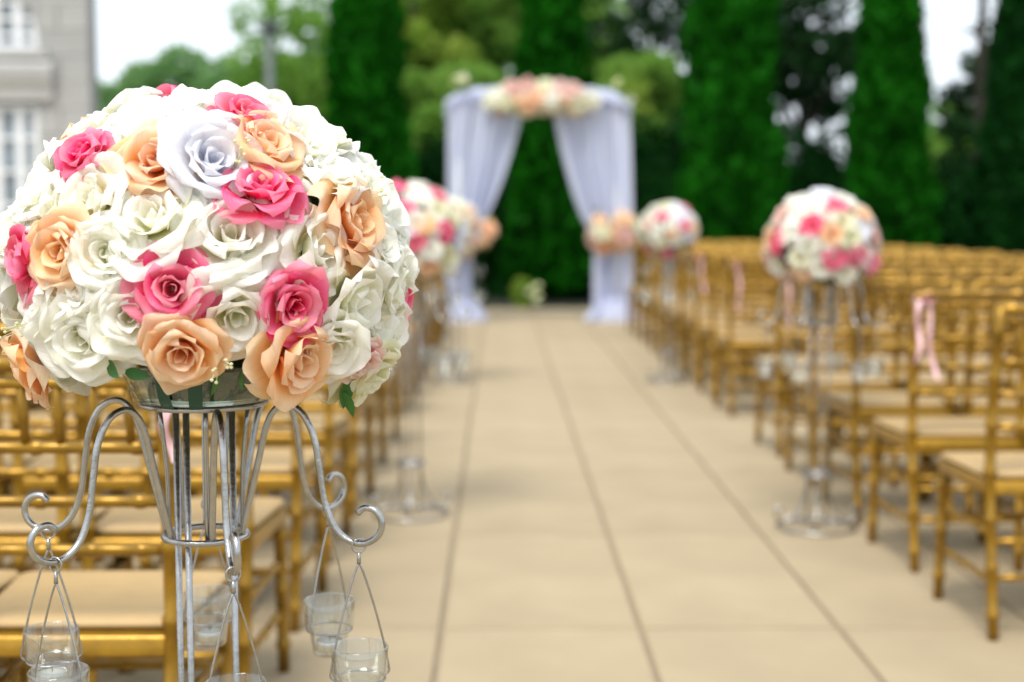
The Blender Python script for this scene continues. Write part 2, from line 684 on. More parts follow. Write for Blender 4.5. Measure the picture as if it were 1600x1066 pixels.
def leaf_mesh(name, pts, nrm, size, m, up=0.0, aspect=0.55, seed=0, extra=None):
    """one quad (folded rhombus) per point; pts, nrm (n,3) arrays"""
    r = np.random.RandomState(seed)
    n = len(pts)
    d = r.normal(size=(n, 3))
    d[:, 2] += up * 2
    d += nrm * 0.8
    d /= np.linalg.norm(d, axis=1)[:, None] + 1e-9
    s = np.cross(d, r.normal(size=(n, 3)))
    s /= np.linalg.norm(s, axis=1)[:, None] + 1e-9
    sz = size * r.uniform(0.6, 1.35, size=(n, 1))
    a = pts - d * sz * 0.5
    c = pts + d * sz * 0.5
    k = np.cross(d, s) * sz * 0.10
    bq = pts + s * sz * aspect * 0.5 + k
    e = pts - s * sz * aspect * 0.5 + k
    V = np.stack([a, bq, c, e], axis=1).reshape(-1, 3)
    F = np.arange(4 * n).reshape(-1, 4)
    nv, nf = len(V), n
    if extra:
        ev, ef = extra
        F2 = np.array(ef) + nv
        V = np.vstack([V, np.array(ev)])
        F = np.vstack([F, F2])
    me = bpy.data.meshes.new(name)
    me.vertices.add(len(V))
    me.vertices.foreach_set('co', V.astype(np.float32).ravel())
    me.loops.add(len(F) * 4)
    me.loops.foreach_set('vertex_index', F.astype(np.int32).ravel())
    me.polygons.add(len(F))
    me.polygons.foreach_set('loop_start', np.arange(0, 4 * len(F), 4, dtype=np.int32))
    me.polygons.foreach_set('loop_total', np.full(len(F), 4, dtype=np.int32))
    me.materials.append(m)
    me.update()
    me.validate()
    return me


def conifer(name, label, x, y, h, rmax, seed, group, mtl=None, n=9000, apex=0.35):
    r = np.random.RandomState(seed)
    t = thing(name, label, 'tree', (x, y, -0.06), 0, group)

    def prof(q):    # q 0..1 height
        return rmax * np.minimum(1.0, (q / 0.06 + 0.45)) * np.power(np.clip(1 - q, 0, 1), apex)

    q = r.uniform(0.0, 1, n) ** 1.05
    ang = r.uniform(0, 2 * np.pi, n)
    lob = 1 + 0.13 * np.sin(ang * 5 + q * 9 + seed) + 0.10 * np.sin(ang * 3 - q * 21) + 0.07 * np.sin(ang * 9 + q * 40 + seed)
    rad = prof(q) * lob * (1 - 0.30 * r.uniform(0, 1, n) ** 2)
    pts = np.stack([rad * np.cos(ang), rad * np.sin(ang), 0.12 + q * (h - 0.12)], axis=1)
    nr = np.stack([np.cos(ang), np.sin(ang), np.full(n, 0.3)], axis=1)
    # inner mass of twigs so that no sky shows through the middle
    ev, ef = [], []
    NS, NH = 14, 16
    for i in range(NH + 1):
        qq = i / NH
        for k in range(NS):
            a = 2 * math.pi * k / NS
            rr = float(prof(np.array([qq]))[0]) * 0.74 * (1 + 0.12 * math.sin(3 * a + 7 * qq + seed)) + 0.01
            ev.append((rr * math.cos(a), rr * math.sin(a), 0.12 + qq * (h - 0.3)))
    for i in range(NH):
        for k in range(NS):
            ef.append((i * NS + k, i * NS + (k + 1) % NS, (i + 1) * NS + (k + 1) % NS, (i + 1) * NS + k))
    add_obj('crown', leaf_mesh('crown', pts, nr, 0.20, mtl or M_CONIFER, up=0.8, seed=seed, extra=(ev, ef)), t)
    tr = MB().tube([(0, 0, -0.02), (0, 0, 0.5), (0, 0, h * 0.7)], [0.09, 0.07, 0.02], 8)
    add_obj('trunk', tr.mesh('trunk', M_BARK), t)
    return t


def broadleaf(name, label, x, y, h, rx, rz, zc, seed, mtl, n=5000, leaf=0.22, clumps=34, cat='tree', group=None, trunk=0.16, fill=0.55, core=False):
    r = np.random.RandomState(seed)
    t = thing(name, label, cat, (x, y, -0.06), 0, group)
    # clump centres through the crown
    C = []
    while len(C) < clumps:
        p = r.uniform(-1, 1, 3)
        L = np.linalg.norm(p)
        if 0.25 < L < 1:
            C.append(p * (0.5 + 0.5 * L))
    C = np.array(C) * np.array([rx, rx, rz]) * 0.85
    cr = r.uniform(0.6, 1.15, clumps) * fill * rx * (2.2 / clumps ** (1 / 3.0))
    idx = r.randint(0, clumps, n)
    d = r.normal(size=(n, 3))
    d /= np.linalg.norm(d, axis=1)[:, None]
    pts = C[idx] + d * (cr[idx] * r.uniform(0.35, 1.0, n) ** 0.5)[:, None] * np.array([1, 1, 0.75])
    pts[:, 2] += zc
    pts = pts[pts[:, 2] > 0.15]
    nr = pts - np.array([0, 0, zc])
    nr /= np.linalg.norm(nr, axis=1)[:, None] + 1e-9
    add_obj('crown', leaf_mesh('crown', pts, nr, leaf, mtl, up=0.1, aspect=0.7, seed=seed), t)
    m_ = MB()
    top = zc + rz * 0.35
    m_.tube(spline([(0, 0, -0.05), (0.05 * rx, 0, zc * 0.4), (-0.04 * rx, 0.03, zc * 0.8), (0.03, 0, top)], 4),
            [trunk * (1.15 - 0.95 * i / 12) for i in range(13)], 8)
    add_obj('trunk', m_.mesh('trunk', M_BARK), t)
    if trunk > 0.07:
        for k in range(5):
            c = C[k * 3 % clumps]
            z0 = max(0.3, zc - rz * 0.55) + 0.12 * k
            p = [(0, 0, z0), (c[0] * 0.5, c[1] * 0.5, (z0 + zc + c[2]) / 2 + 0.1), (c[0], c[1], zc + c[2])]
            lm = MB().tube(spline(p, 3), [trunk * (0.5 - 0.42 * i / 6) for i in range(7)], 6)
            add_obj('limb', lm.mesh('limb', M_BARK), t)
    return t


def shrub(name, label, x, y, h, rx, ry, seed, mtl, n=2600, leaf=0.13, group=None):
    r = np.random.RandomState(seed)
    t = thing(name, label, 'shrub', (x, y, -0.06), 0, group)
    th = np.arccos(r.uniform(-0.15, 1, n))
    ph = r.uniform(0, 2 * np.pi, n)
    dirs = np.stack([np.sin(th) * np.cos(ph), np.sin(th) * np.sin(ph), np.cos(th)], axis=1)
    lob = 1 + 0.12 * np.sin(4 * ph + seed) * np.sin(3 * th) + 0.1 * np.sin(7 * ph + 2 * th)
    k = (lob * (1 - 0.3 * r.uniform(0, 1, n) ** 2))[:, None]
    # boxy-round profile
    sq = np.sign(dirs) * np.abs(dirs) ** 0.75
    pts = sq * k * np.array([rx, ry, h * 0.62]) + np.array([0, 0, h * 0.36])
    pts = pts[pts[:, 2] > 0.02]
    nr = pts / (np.linalg.norm(pts, axis=1)[:, None] + 1e-9)
    ev, ef = [], []
    NS, NH = 12, 7
    for i in range(NH + 1):
        a2 = math.pi / 2 * i / NH
        for q in range(NS):
            a = 2 * math.pi * q / NS
            dv = [math.cos(a2) * math.cos(a), math.cos(a2) * math.sin(a), math.sin(a2)]
            dv = [math.copysign(abs(c) ** 0.75, c) for c in dv]
            s = 0.76
            ev.append((dv[0] * rx * s, dv[1] * ry * s, 0.02 + dv[2] * (h * 0.62) * s + (h * 0.36 - 0.02) * min(1, i / 2)))
    for i in range(NH):
        for q in range(NS):
            ef.append((i * NS + q, i * NS + (q + 1) % NS, (i + 1) * NS + (q + 1) % NS, (i + 1) * NS + q))
    add_obj('foliage', leaf_mesh('foliage', pts, nr, leaf, mtl, up=0.2, aspect=0.65, seed=seed, extra=(ev, ef)), t)
    m_ = MB()
    for q in range(4):
        a = q * 1.6 + seed
        m_.tube([(0.05 * math.cos(a), 0.05 * math.sin(a), 0), (rx * 0.35 * math.cos(a), ry * 0.35 * math.sin(a), h * 0.55)], [0.025, 0.01], 6)
    add_obj('stem', m_.mesh('stem', M_BARK), t)
    return t


TY = 20.0
GE = 'columnar evergreens behind the arch'
conifer('columnar_evergreen', 'tall columnar evergreen standing beside the white arch on the building side', at(574, 300, TY).x, TY, 8.2, 0.60, 11, GE, apex=0.48)
conifer('columnar_evergreen', 'tall columnar evergreen directly behind the white flower-topped arch', at(862, 300, TY + .6).x, TY + 0.6, 7.2, 0.66, 12, GE, apex=0.55)
conifer('columnar_evergreen', 'broad columnar evergreen behind the chair rows, next after the arch', at(1138, 300, TY).x, TY, 8.6, 0.71, 13, GE, apex=0.46)
conifer('columnar_evergreen', 'columnar evergreen with bright sky beside its narrowing top', at(1388, 300, TY).x, TY, 6.5, 0.61, 14, GE, apex=0.5)
conifer('columnar_evergreen', 'darkest columnar evergreen, last of the line at the picture edge', at(1592, 300, TY - .3).x, TY - 0.3, 5.9, 0.56, 15, GE, M_SHRUB, apex=0.45)

# dark shrubs closing the gaps low down
GS = 'dark shrubs between the evergreens'
for i, (px, Y, h, rx, lab) in enumerate([
        (705, 21.6, 2.3, 0.75, 'dark green shrub behind the building-side drape of the arch'),
        (800, 21.8, 2.2, 0.70, 'dark green shrub seen through the arch opening beside the tieback'),
        (930, 21.8, 2.4, 0.75, 'dark green shrub behind the garden-side drape of the arch'),
        (1020, 21.6, 2.7, 0.85, 'dark green shrub between the arch and the broad evergreen'),
        (1240, 21.8, 2.5, 0.80, 'dark green shrub in the gap under the tree with sky holes'),
        (1310, 21.6, 2.2, 0.70, 'dark green shrub just before the evergreen with narrowing top'),
        (1450, 20.6, 1.5, 0.60, 'low dark shrub above the chair backs under the bright sky gap'),
        (1520, 20.9, 1.9, 0.65, 'low green shrub beside the dark slender tree trunk'),
        (640, 21.4, 2.0, 0.62, 'dark green shrub between the first evergreen and the arch')]):
    shrub('dark_shrub', lab, at(px, 340, Y).x, Y, h, rx, 0.6, 40 + i, M_SHRUB, group=GS)
shrub('small_plant', 'small bright green plant with pale blossoms seen low through the arch', at(818, 460, 18.9).x, 18.9, 0.42, 0.15, 0.15, 77, M_TREE_Y, n=220, leaf=0.09)
bl = MB()
r_ = random.Random(5)
for k in range(7):
    c = at(834 + r_.uniform(-9, 9), 458 + r_.uniform(-15, 16), 18.75)
    bl.lathe([(0.001, -0.03), (0.035, -0.015), (0.045, 0.01), (0.02, 0.035), (0.001, 0.03)], 8, c)
small = [o for o in COL.objects if o.name.startswith('small_plant')][0]
o = add_obj('blossom', bl.mesh('blossom', PET['white']), small)
o.location = -Vector(small.location)
o['kind'] = 'stuff'

# trees further off
GT = 'broadleaf trees beyond the garden'
tl = [
    (190, 46, 6.2, 3.0, 2.6, 3.2, M_TREE_F, 1.0, 'rounded distant tree next to the stone building corner'),
    (300, 48, 7.4, 3.2, 3.0, 4.0, M_TREE_F, 1.0, 'distant green tree rising behind the top of the big bouquet'),
    (400, 47, 7.6, 3.0, 3.0, 4.2, M_TREE_F, 1.0, 'distant green tree behind the grey lamp post'),
    (480, 42, 8.6, 2.8, 3.8, 4.4, M_TREE, 0.5, 'leafy tree with sky gaps beside the first evergreen'),
    (645, 33, 9.0, 1.9, 4.2, 5.2, M_TREE_Y, 0.55, 'yellow green tree between the first evergreen and the arch'),
    (752, 36, 10.5, 2.4, 4.6, 6.4, M_TREE, 0.5, 'mid green tree rising over the building-side drape'),
    (700, 29, 4.6, 1.7, 2.2, 2.4, M_TREE, 0.6, 'low leafy tree behind the arch column on the building side'),
    (980, 30, 6.0, 1.5, 2.6, 3.0, M_TREE, 0.5, 'light green tree behind the garden-side end of the arch'),
    (1010, 35, 11.0, 2.3, 4.4, 5.8, M_TREE_D, 0.32, 'dark tree with pale sky spots between arch and broad evergreen'),
    (1255, 30, 9.5, 2.1, 3.6, 4.6, M_TREE_D, 0.42, 'very dark tree full of round sky holes between two evergreens'),
    (1490, 40, 5.0, 2.4, 1.6, 2.5, M_TREE, 0.6, 'low green tree under the bright sky gap'),
    (1560, 34, 6.5, 1.5, 2.6, 3.4, M_TREE_D, 0.35, 'dark tree behind the last evergreen by the slender trunk'),
    (880, 40, 10.5, 2.6, 4.4, 5.6, M_TREE, 0.5, 'tall green tree high behind the arch evergreen'),
    (690, 62, 11.5, 4.2, 4.8, 6.0, M_TREE_F, 0.8, 'pale far tree filling the gap between the first evergreen and the arch evergreen'),
    (570, 60, 11.0, 3.6, 4.6, 5.6, M_TREE_F, 0.8, 'pale far tree half hidden behind the first evergreen'),
    (960, 62, 9.5, 3.4, 3.8, 5.0, M_TREE_F, 0.8, 'pale far tree showing above the garden-side arch corner'),
]
for i, (px, Y, h, rx, rz, zc, m_, dens, lab) in enumerate(tl):
    sparse = m_ is M_TREE_D
    broadleaf('broadleaf_tree', lab, at(px, 340, Y).x, Y, h, rx, rz, zc, 60 + i, m_, n=int(12000 * dens),
              leaf=0.30 if not sparse else 0.2, clumps=40, group=GT, fill=0.55 if not sparse else 0.5)
# slender dark tree with a side branch
st = thing('slender_tree', 'slender dark tree trunk with thin side branch against the white sky', 'tree', (at(1528, 340, 23).x, 23, -0.06))
m_ = MB().tube(spline([(0, 0, 0), (0.03, 0, 2), (-0.02, 0, 4), (0.03, 0, 7.5)], 4), [0.15 - 0.10 * i / 12 for i in range(13)], 8)
add_obj('trunk', m_.mesh('trunk', M_BARK), st)
zb = at(1500, 42, 23).z
m_ = MB().tube([(0, 0, zb - 0.1), (-0.2, 0, zb), (-0.42, 0.05, zb + 0.03)], [0.05, 0.035, 0.015], 6)
add_obj('limb', m_.mesh('limb', M_BARK), st)
r_ = np.random.RandomState(3)
n = 420
pts = np.stack([0.40 + 0.26 * r_.normal(size=n), 0.3 * r_.normal(size=n), 4.2 + r_.uniform(-1.6, 1.7, n)], axis=1)
add_obj('crown', leaf_mesh('crown', pts, np.zeros((n, 3)), 0.14, M_TREE_D, seed=9), st)

# grey lamp post on the left
lp = thing('lamp_post', 'grey lamp post with dark flat head rising over the distant trees', 'lamp post', (at(424, 300, 30).x, 30, -0.08))
zt = at(424, 38, 30).z
m_ = MB().tube([(0, 0, 0), (0, 0, 0.3), (0, 0, zt - 0.05)], [0.14, 0.10, 0.085], 10)
add_obj('post', m_.mesh('post', M_POST), lp)
m_ = MB().lathe([(0.09, -0.1), (0.16, -0.06), (0.22, 0.0), (0.22, 0.07), (0.10, 0.15), (0.02, 0.18)], 14, (0.0, 0, zt))
add_obj('lamp_head', m_.mesh('lamp_head', M_LAMPHEAD), lp)
m_ = MB().lathe([(0.02, -0.12), (0.13, -0.11), (0.15, -0.07), (0.02, -0.06)], 12, (0.0, 0, zt))
add_obj('lens', m_.mesh('lens', M_LAMPGLASS), lp)
m_ = MB().lathe([(0.16, 0), (0.16, 0.08), (0.11, 0.14), (0.02, 0.15)], 12)
add_obj('base', m_.mesh('base', M_POST), lp)

# ================================================================== ROSES


def petal(L, W, th, r0, z0, Rc, az, nu, nv, rn, ruffle=0.05, tip=0.10, curl=0.25):
    """one silk petal; th = opening angle (deg from the flower axis) at base, middle and rim"""
    vs, uvs = [], []
    ph = rn.uniform(0, 6.28)
    kk = rn.uniform(3.0, 5.0)
    ca, sa = math.cos(az), math.sin(az)
    for i in range(nu):
        u = -1 + 2 * i / (nu - 1)
        rho, zz, pv = r0, z0, 0.0
        for j in range(nv):
            v = j / (nv - 1)
            if v <= 0.55:
                q = v / 0.55
                a = th[0] + (th[1] - th[0]) * (q * q * (3 - 2 * q))
            else:
                q = (v - 0.55) / 0.45
                a = th[1] + (th[2] - th[1]) * q * q
            a = R(a)
            Lu = L * (1 + tip * (1 - abs(u)) ** 1.3 - 0.16 * u * u)
            ds = (v - pv) * Lu
            rho += math.sin(a) * ds
            zz += math.cos(a) * ds
            pv = v
            if v < 0.62:
                sh = 0.30 + 0.70 * math.sin(math.pi / 2 * v / 0.62)
            else:
                sh = math.sqrt(max(0.0, 1 - ((v - 0.62) / 0.44) ** 2))
            wv = W * sh
            s = u * wv
            rc = Rc if Rc else max(rho, 0.03) * 1.05
            ang = max(-2.4, min(2.4, s / rc))
            dl = rc * (1 - math.cos(ang))
            y = rc * math.sin(ang)
            e = max(0.0, (abs(u) - 0.5) / 0.5) ** 2 * max(0.0, v - 0.3) * curl * W
            dn = dl - e + ruffle * W * v * v * math.sin(kk * u + ph)
            x = rho - math.cos(a) * dn
            z = zz + math.sin(a) * dn
            vs.append((x * ca - y * sa, x * sa + y * ca, z))
            uvs.append((u * 0.5 + 0.5, v))
    fs = []
    for i in range(nu - 1):
        for j in range(nv - 1):
            o = i * nv + j
            fs.append((o, o + nv, o + nv + 1, o + 1))
    return vs, fs, uvs


def rose_petals(seed, nu=9, nv=9, openness=1.0, lay=(5, 3, 4, 3)):
    """(bud petals, outer petals) of a unit rose, axis +Z, radius about 1"""
    rn = random.Random(seed)
    bud, outer = [], []
    a0 = rn.uniform(0, 6.28)
    loose = rn.uniform(0.8, 1.5)
    for k in range(lay[0]):
        q = k / max(1, lay[0] - 1)
        bud.append(petal((0.66 + 0.16 * q) * rn.uniform(.94, 1.06), 0.30 + 0.36 * q, (42 + 14 * q * loose, 4 + 7 * q * loose, -10 + 62 * q * loose + rn.uniform(-10, 10)), 0.03 + 0.05 * q, -0.02, 0.13 + 0.34 * q,
                         a0 + k * 2.4 + rn.uniform(-.2, .2), nu, nv, rn, 0.07, 0.02, 0.15 + 0.3 * q))
    a0 += rn.uniform(0, 2)
    for k in range(lay[1]):
        outer.append(petal(0.94 * rn.uniform(.88, 1.08), 0.84 * rn.uniform(.9, 1.1), (60, 26 * openness + rn.uniform(-8, 10), 50 + rn.uniform(-24, 45)), 0.07, -0.03, 0.72,
                           a0 + k * 6.283 / lay[1] + rn.uniform(-.3, .3), nu, nv, rn, 0.10, 0.03, 0.42))
    a0 += rn.uniform(0.4, 1.1)
    for k in range(lay[2]):
        outer.append(petal(1.12 * rn.uniform(.86, 1.10), 0.92 * rn.uniform(.85, 1.12), (72, 50 * openness + rn.uniform(-12, 14), 76 + rn.uniform(-34, 44)), 0.08, -0.06, 1.15,
                           a0 + k * 6.283 / lay[2] + rn.uniform(-.35, .35), nu, nv, rn, 0.10, 0.05, 0.46))
    a0 += rn.uniform(0.4, 1.1)
    for k in range(lay[3]):
        outer.append(petal(1.24 * rn.uniform(.86, 1.12), 0.95 * rn.uniform(.85, 1.15), (84, 70 * openness + rn.uniform(-14, 14), 98 + rn.uniform(-38, 44)), 0.08, -0.10, 1.5,
                           a0 + k * 6.283 / lay[3] + rn.uniform(-.4, .4), nu, nv, rn, 0.11, 0.08, 0.48))
    return bud, outer


def axis_matrix(pos, axis, spin, scale):
    q = Vector(axis).to_track_quat('Z', 'Y')
    return Matrix.Translation(pos) @ q.to_matrix().to_4x4() @ Matrix.Rotation(spin, 4, 'Z') @ Matrix.Scale(scale, 4)


# small joined roses for the arrangements further away (shared meshes)
FAR = {}
for c in PET:
    FAR[c] = []
    for s in range(4):
        bud, outer = rose_petals(900 + s * 7 + len(c), 5, 6, 1.0, (4, 3, 4, 3))
        mb = MB()
        for p in bud + outer:
            mb.add(*p)
        FAR[c].append(mb.mesh('rose', PET[c]))


def ell_hit(px, py, C, ax, az_up, az_dn):
    """first hit of the pixel's ray on the dome (upper and lower half have their own height)"""
    o = Vector((0, 0, CAM_H)) - C
    d = ray(px, py)
    for s in (az_up, az_dn):
        A = Vector((d.x / ax, d.y / ax, d.z / s))
        O = Vector((o.x / ax, o.y / ax, o.z / s))
        a, b_, c = A.dot(A), 2 * O.dot(A), O.dot(O) - 1
        D = b_ * b_ - 4 * a * c
        if D < 0:
            t = -b_ / (2 * a)
        else:
            t = (-b_ - math.sqrt(D)) / (2 * a)
        P = o + d * t
        if (s == az_up) == (P.z >= 0):
            L = math.sqrt((P.x / ax) ** 2 + (P.y / ax) ** 2 + (P.z / s) ** 2)
            P = P / L
            N = Vector((P.x / ax ** 2, P.y / ax ** 2, P.z / s ** 2)).normalized()
            return P, N
    return None


def fib(n):
    ga = math.pi * (3 - math.sqrt(5))
    for i in range(n):
        z = 1 - 2 * (i + 0.5) / n
        r = math.sqrt(1 - z * z)
        yield Vector((r * math.cos(ga * i), r * math.sin(ga * i), z))


def foam_core(parent, ax, up, dn, zb):
    prof = [(0.001, up)]
    for i in range(1, 9):
        a = math.pi / 2 * (1 - i / 8)
        prof.append((ax * math.cos(a), up * math.sin(a)))
    for i in range(1, 5):
        a = math.pi / 2 * i / 5
        prof.append((ax * math.cos(a), -dn * math.sin(a)))
    prof.append((0.090, -0.104))
    prof.append((0.0775, zb + 0.002))
    prof.append((0.07, zb))
    return add_obj('foam', MB().lathe(prof[::-1], 28).mesh('foam', M_FOAM), parent)


def leaf_shape(L, W):
    vs, fs = [], []
    n = 7
    for i in range(n):
        v = i / (n - 1)
        wv = W * math.sin(math.pi * min(1, 0.06 + 0.94 * v)) ** 0.8 * (1 - 0.3 * v)
        for u in (-1, 0, 1):
            vs.append((u * wv, v * L, -0.25 * L * v * v + (0.12 * W * abs(u))))
    for i in range(n - 1):
        for k in range(2):
            o = i * 3 + k
            fs.append((o, o + 1, o + 4, o + 3))
    return MB().add(vs, fs)


# the big arrangement, rose by rose as in the photograph: px, py, radius px, colour
NEAR = [
    (322, 168, 62, 'white'), (385, 180, 50, 'pink'), (474, 206, 62, 'white'), (226, 196, 58, 'white'), (240, 246, 60, 'peach'),
    (326, 242, 68, 'lilac'), (412, 222, 58, 'peach'), (130, 240, 42, 'pink'), (412, 298, 58, 'pink'), (134, 298, 66, 'white'),
    (236, 340, 72, 'white'), (364, 368, 72, 'white'), (528, 272, 58, 'white'), (556, 342, 66, 'peach'), (90, 390, 58, 'peach'),
    (36, 406, 48, 'pink'), (152, 392, 56, 'white'), (500, 388, 68, 'white'), (266, 452, 56, 'pink'), (458, 474, 54, 'pink'),
    (370, 490, 70, 'white'), (284, 550, 58, 'peach'), (464, 566, 72, 'peach'), (572, 472, 70, 'white'), (190, 500, 60, 'white'),
    (112, 532, 66, 'white'), (56, 478, 56, 'white'), (42, 578, 56, 'peach'), (628, 440, 50, 'white'), (536, 540, 58, 'white'),
    (590, 596, 56, 'cream'), (586, 292, 48, 'white'), (62, 318, 50, 'white'), (576, 566, 40, 'blush'), (604, 380, 46, 'white'),
    (160, 205, 44, 'white'), (448, 330, 50, 'white'), (270, 168, 48, 'cream'), (612, 520, 50, 'white'), (180, 262, 46, 'peach'),
    (24, 480, 44, 'white'), (404, 420, 44, 'white'), (300, 312, 40, 'white'), (210, 430, 44, 'white'), (410, 150, 40, 'white'),
]


def near_arrangement(C, ax, up, dn):
    t = thing('flower_arrangement', 'large sharp dome of silk roses on the scrolled silver stand in front', 'flower arrangement', C)
    foam_core(t, ax * 0.72, up * 0.76, dn * 0.36, -0.146)
    rn = random.Random(21)
    placed = []
    k = 0

    def put(P, N, rad, colr, seed):
        placed.append((P, rad))
        bud, outer = rose_petals(seed, 13, 12, rn.uniform(0.75, 1.2), (5, 3, 4, 3))
        sc = rad * 1.06
        base = P - N * rad * 0.62
        ax_ = (N + Vector((rn.uniform(-.38, .38), rn.uniform(-.3, .3), rn.uniform(-.30, .35)))).normalized()
        M4 = axis_matrix(base, ax_, rn.uniform(0, 6.28), sc)
        mb = MB()
        for p in bud:
            mb.add(*p)
        ro = add_obj('rose', mb.mesh('rose_bud', PET[colr]), t)
        ro.matrix_basis = M4
        ro['label'] = PET_WORD[colr] + ' silk rose'
        for p in outer:
            po = MB().add(*p)
            add_obj('petal', po.mesh('petal', PET[colr]), ro)

    for (px, py, rp, colr) in NEAR:
        h = ell_hit(px, py, C, ax * 0.93, up * 0.93, dn * 0.93)
        if not h:
            continue
        P, N = h
        depth = (C + P).y
        off = -0.014 if k >= 35 else (0.010 if colr in ('pink', 'peach', 'lilac') else 0.0)
        put(P + N * off, N, rp * depth / F_PX, colr, 300 + k)
        k += 1
    # the sides and back that the photograph does not show
    for p in fib(120):
        if p.z < (-0.22 if p.y < 0.1 else -0.50):
            continue
        s = up if p.z >= 0 else dn
        P = Vector((p.x * ax * 0.93, p.y * ax * 0.93, p.z * s * 0.93))
        N = Vector((P.x / ax ** 2, P.y / ax ** 2, P.z / s ** 2)).normalized()
        view = (C + P - Vector((0, 0, CAM_H))).normalized()
        lim = 0.62 if N.dot(view) < 0.1 else 1.0
        if all((P - q).length > lim * (0.042 + r0_) * 0.72 for q, r0_ in placed):
            put(P, N, 0.046 if lim == 1.0 else 0.036, rn.choice(['white', 'white', 'white', 'peach', 'pink'] if lim == 1.0 else ['white']), 600 + k)
            k += 1
    # leaves showing at the lower rim
    for (px, py, ang, L) in [(162, 572, 2.6, 0.045), (556, 604, 0.4, 0.05), (190, 588, 3.4, 0.04), (350, 590, 1.5, 0.045), (380, 586, 2.2, 0.04),
                             (545, 622, -0.6, 0.045), (120, 446, 1.0, 0.03), (486, 300, 0.2, 0.03), (312, 330, 1.2, 0.03), (250, 270, 4.0, 0.03)]:
        h = ell_hit(px, py, C, ax * 0.9, up * 0.9, dn * 0.95)
        if h:
            o = add_obj('leaf', leaf_shape(L * 0.7, L * 0.2).mesh('leaf', M_LEAF), t, h[0] * 0.96)
            o.rotation_euler = (R(-60), ang * 0.4, ang)
    # sprigs of tiny filler blossom
    sp = MB()
    for (px, py) in [(18, 512), (372, 236), (596, 290), (345, 580)]:
        h = ell_hit(px, py, C, ax * 1.0, up * 1.0, dn * 1.0)
        if not h:
            continue
        P, N = h
        for q in range(9):
            e = P + Vector((rn.uniform(-.014, .014), rn.uniform(-.010, .010), rn.uniform(-.014, .014))) - N * rn.uniform(-0.004, .012)
            sp.tube([P - N * 0.03, e], 0.0004, 4)
            sp.lathe([(0.0004, -0.0016), (0.0018, -0.0006), (0.0021, 0.001), (0.0006, 0.002)], 6, e)
    o = add_obj('filler_sprig', sp.mesh('filler_sprig', PET['white']), t)
    o['kind'] = 'stuff'
    return t


def far_arrangement(C, label, ax, up, dn, spots, seed, rr=0.046):
    t = thing('flower_arrangement', label, 'flower arrangement', C, 0, 'rose domes on the aisle stands')
    foam_core(t, ax * 0.74, up * 0.76, dn * 0.36, -0.140)
    rn = random.Random(seed)
    placed = []

    def put(P, N, rad, colr):
        placed.append(P)
        ro = add_obj('rose', rn.choice(FAR[colr]), t)
        a_ = (N + Vector((rn.uniform(-.2, .2), rn.uniform(-.2, .2), rn.uniform(-.2, .2)))).normalized()
        ro.matrix_basis = axis_matrix(P - N * rad * 0.6, a_, rn.uniform(0, 6.28), rad)

    for (px, py, colr) in spots:
        h = ell_hit(px, py, C, ax * 0.9, up * 0.9, dn * 0.9)
        if h:
            put(h[0] + h[1] * 0.008, h[1], rr * 0.9, colr)
    for p in fib(86):
        if p.z < -0.50:
            continue
        s = up if p.z >= 0 else dn
        P = Vector((p.x * ax * 0.9, p.y * ax * 0.9, p.z * s * 0.9))
        N = Vector((P.x / ax ** 2, P.y / ax ** 2, P.z / s ** 2)).normalized()
        if all((P - q).length > rr * 1.02 for q in placed):
            hidden = p.y > 0.35
            put(P, N, rr, rn.choice(['white'] * 6 + ['cream', 'lilac', 'cream'] + (['pink', 'peach'] if hidden else ['peach'])))
    return t


# ================================================================== FLOWER STANDS
def arm_path(ang, n=5):
    prof = [(0.049, 0.768), (0.058, 0.81), (0.072, 0.865), (0.084, 0.912), (0.096, 0.934), (0.112, 0.941), (0.132, 0.931), (0.147, 0.902), (0.154, 0.862),
            (0.160, 0.824), (0.173, 0.793), (0.193, 0.777), (0.213, 0.776), (0.229, 0.786), (0.234, 0.802), (0.226, 0.816), (0.212, 0.819), (0.203, 0.812)]
    return spline([(r * math.cos(ang), r * math.sin(ang), z - (0.0075 if k else 0)) for k, (r, z) in enumerate(prof)], n)


POLE_A = [R(172), R(246), R(352)]


def circle(r, z, n=40):
    return [(r * math.cos(2 * math.pi * i / n), r * math.sin(2 * math.pi * i / n), z) for i in range(n)]


ARM_MESH = MB().tube(arm_path(0.0), 0.0042, 10).mesh('arm', M_SILVER)
POLE_MESH = MB().tube([(0, 0, 0.012), (0, 0, 0.45), (0, 0, 0.930)], 0.0042, 10).mesh('pole', M_SILVER)
CAGE_MESH = MB().tube(spline([(0.047, 0, 0.768), (0.048, 0, 0.85), (0.056, 0, 0.930)], 3), 0.0030, 8).mesh('cage_rod', M_SILVER)
RING_MESH = MB().tube(circle(0.051, 0.766), 0.0042, 8, closed=True).mesh('ring', M_SILVER)
RING2_MESH = MB().tube(circle(0.049, 0.2), 0.005, 8, closed=True).tube(circle(0.049, 0.212), 0.004, 8, closed=True).mesh('collar', M_SILVER)
TOP_MESH = MB().tube(circle(0.076, 0.9325), 0.0036, 8, closed=True).tube([(-0.074, 0, 0.9315), (0.074, 0, 0.9315)], 0.003, 6).tube([(0, -0.074, 0.9315), (0, 0.074, 0.9315)], 0.003, 6).mesh('top_ring', M_SILVER)
BASE_MESH = MB().tube(circle(0.145, 0.006), 0.0055, 8, closed=True).mesh('base_ring', M_SILVER)
FOOT_MESH = MB().tube(spline([(0.036, 0, 0.2), (0.05, 0, 0.11), (0.085, 0, 0.05), (0.125, 0, 0.028), (0.15, 0, 0.04), (0.156, 0, 0.066), (0.14, 0, 0.078), (0.128, 0, 0.064)], 4), 0.005, 8).mesh('foot', M_SILVER)
_x = MB()
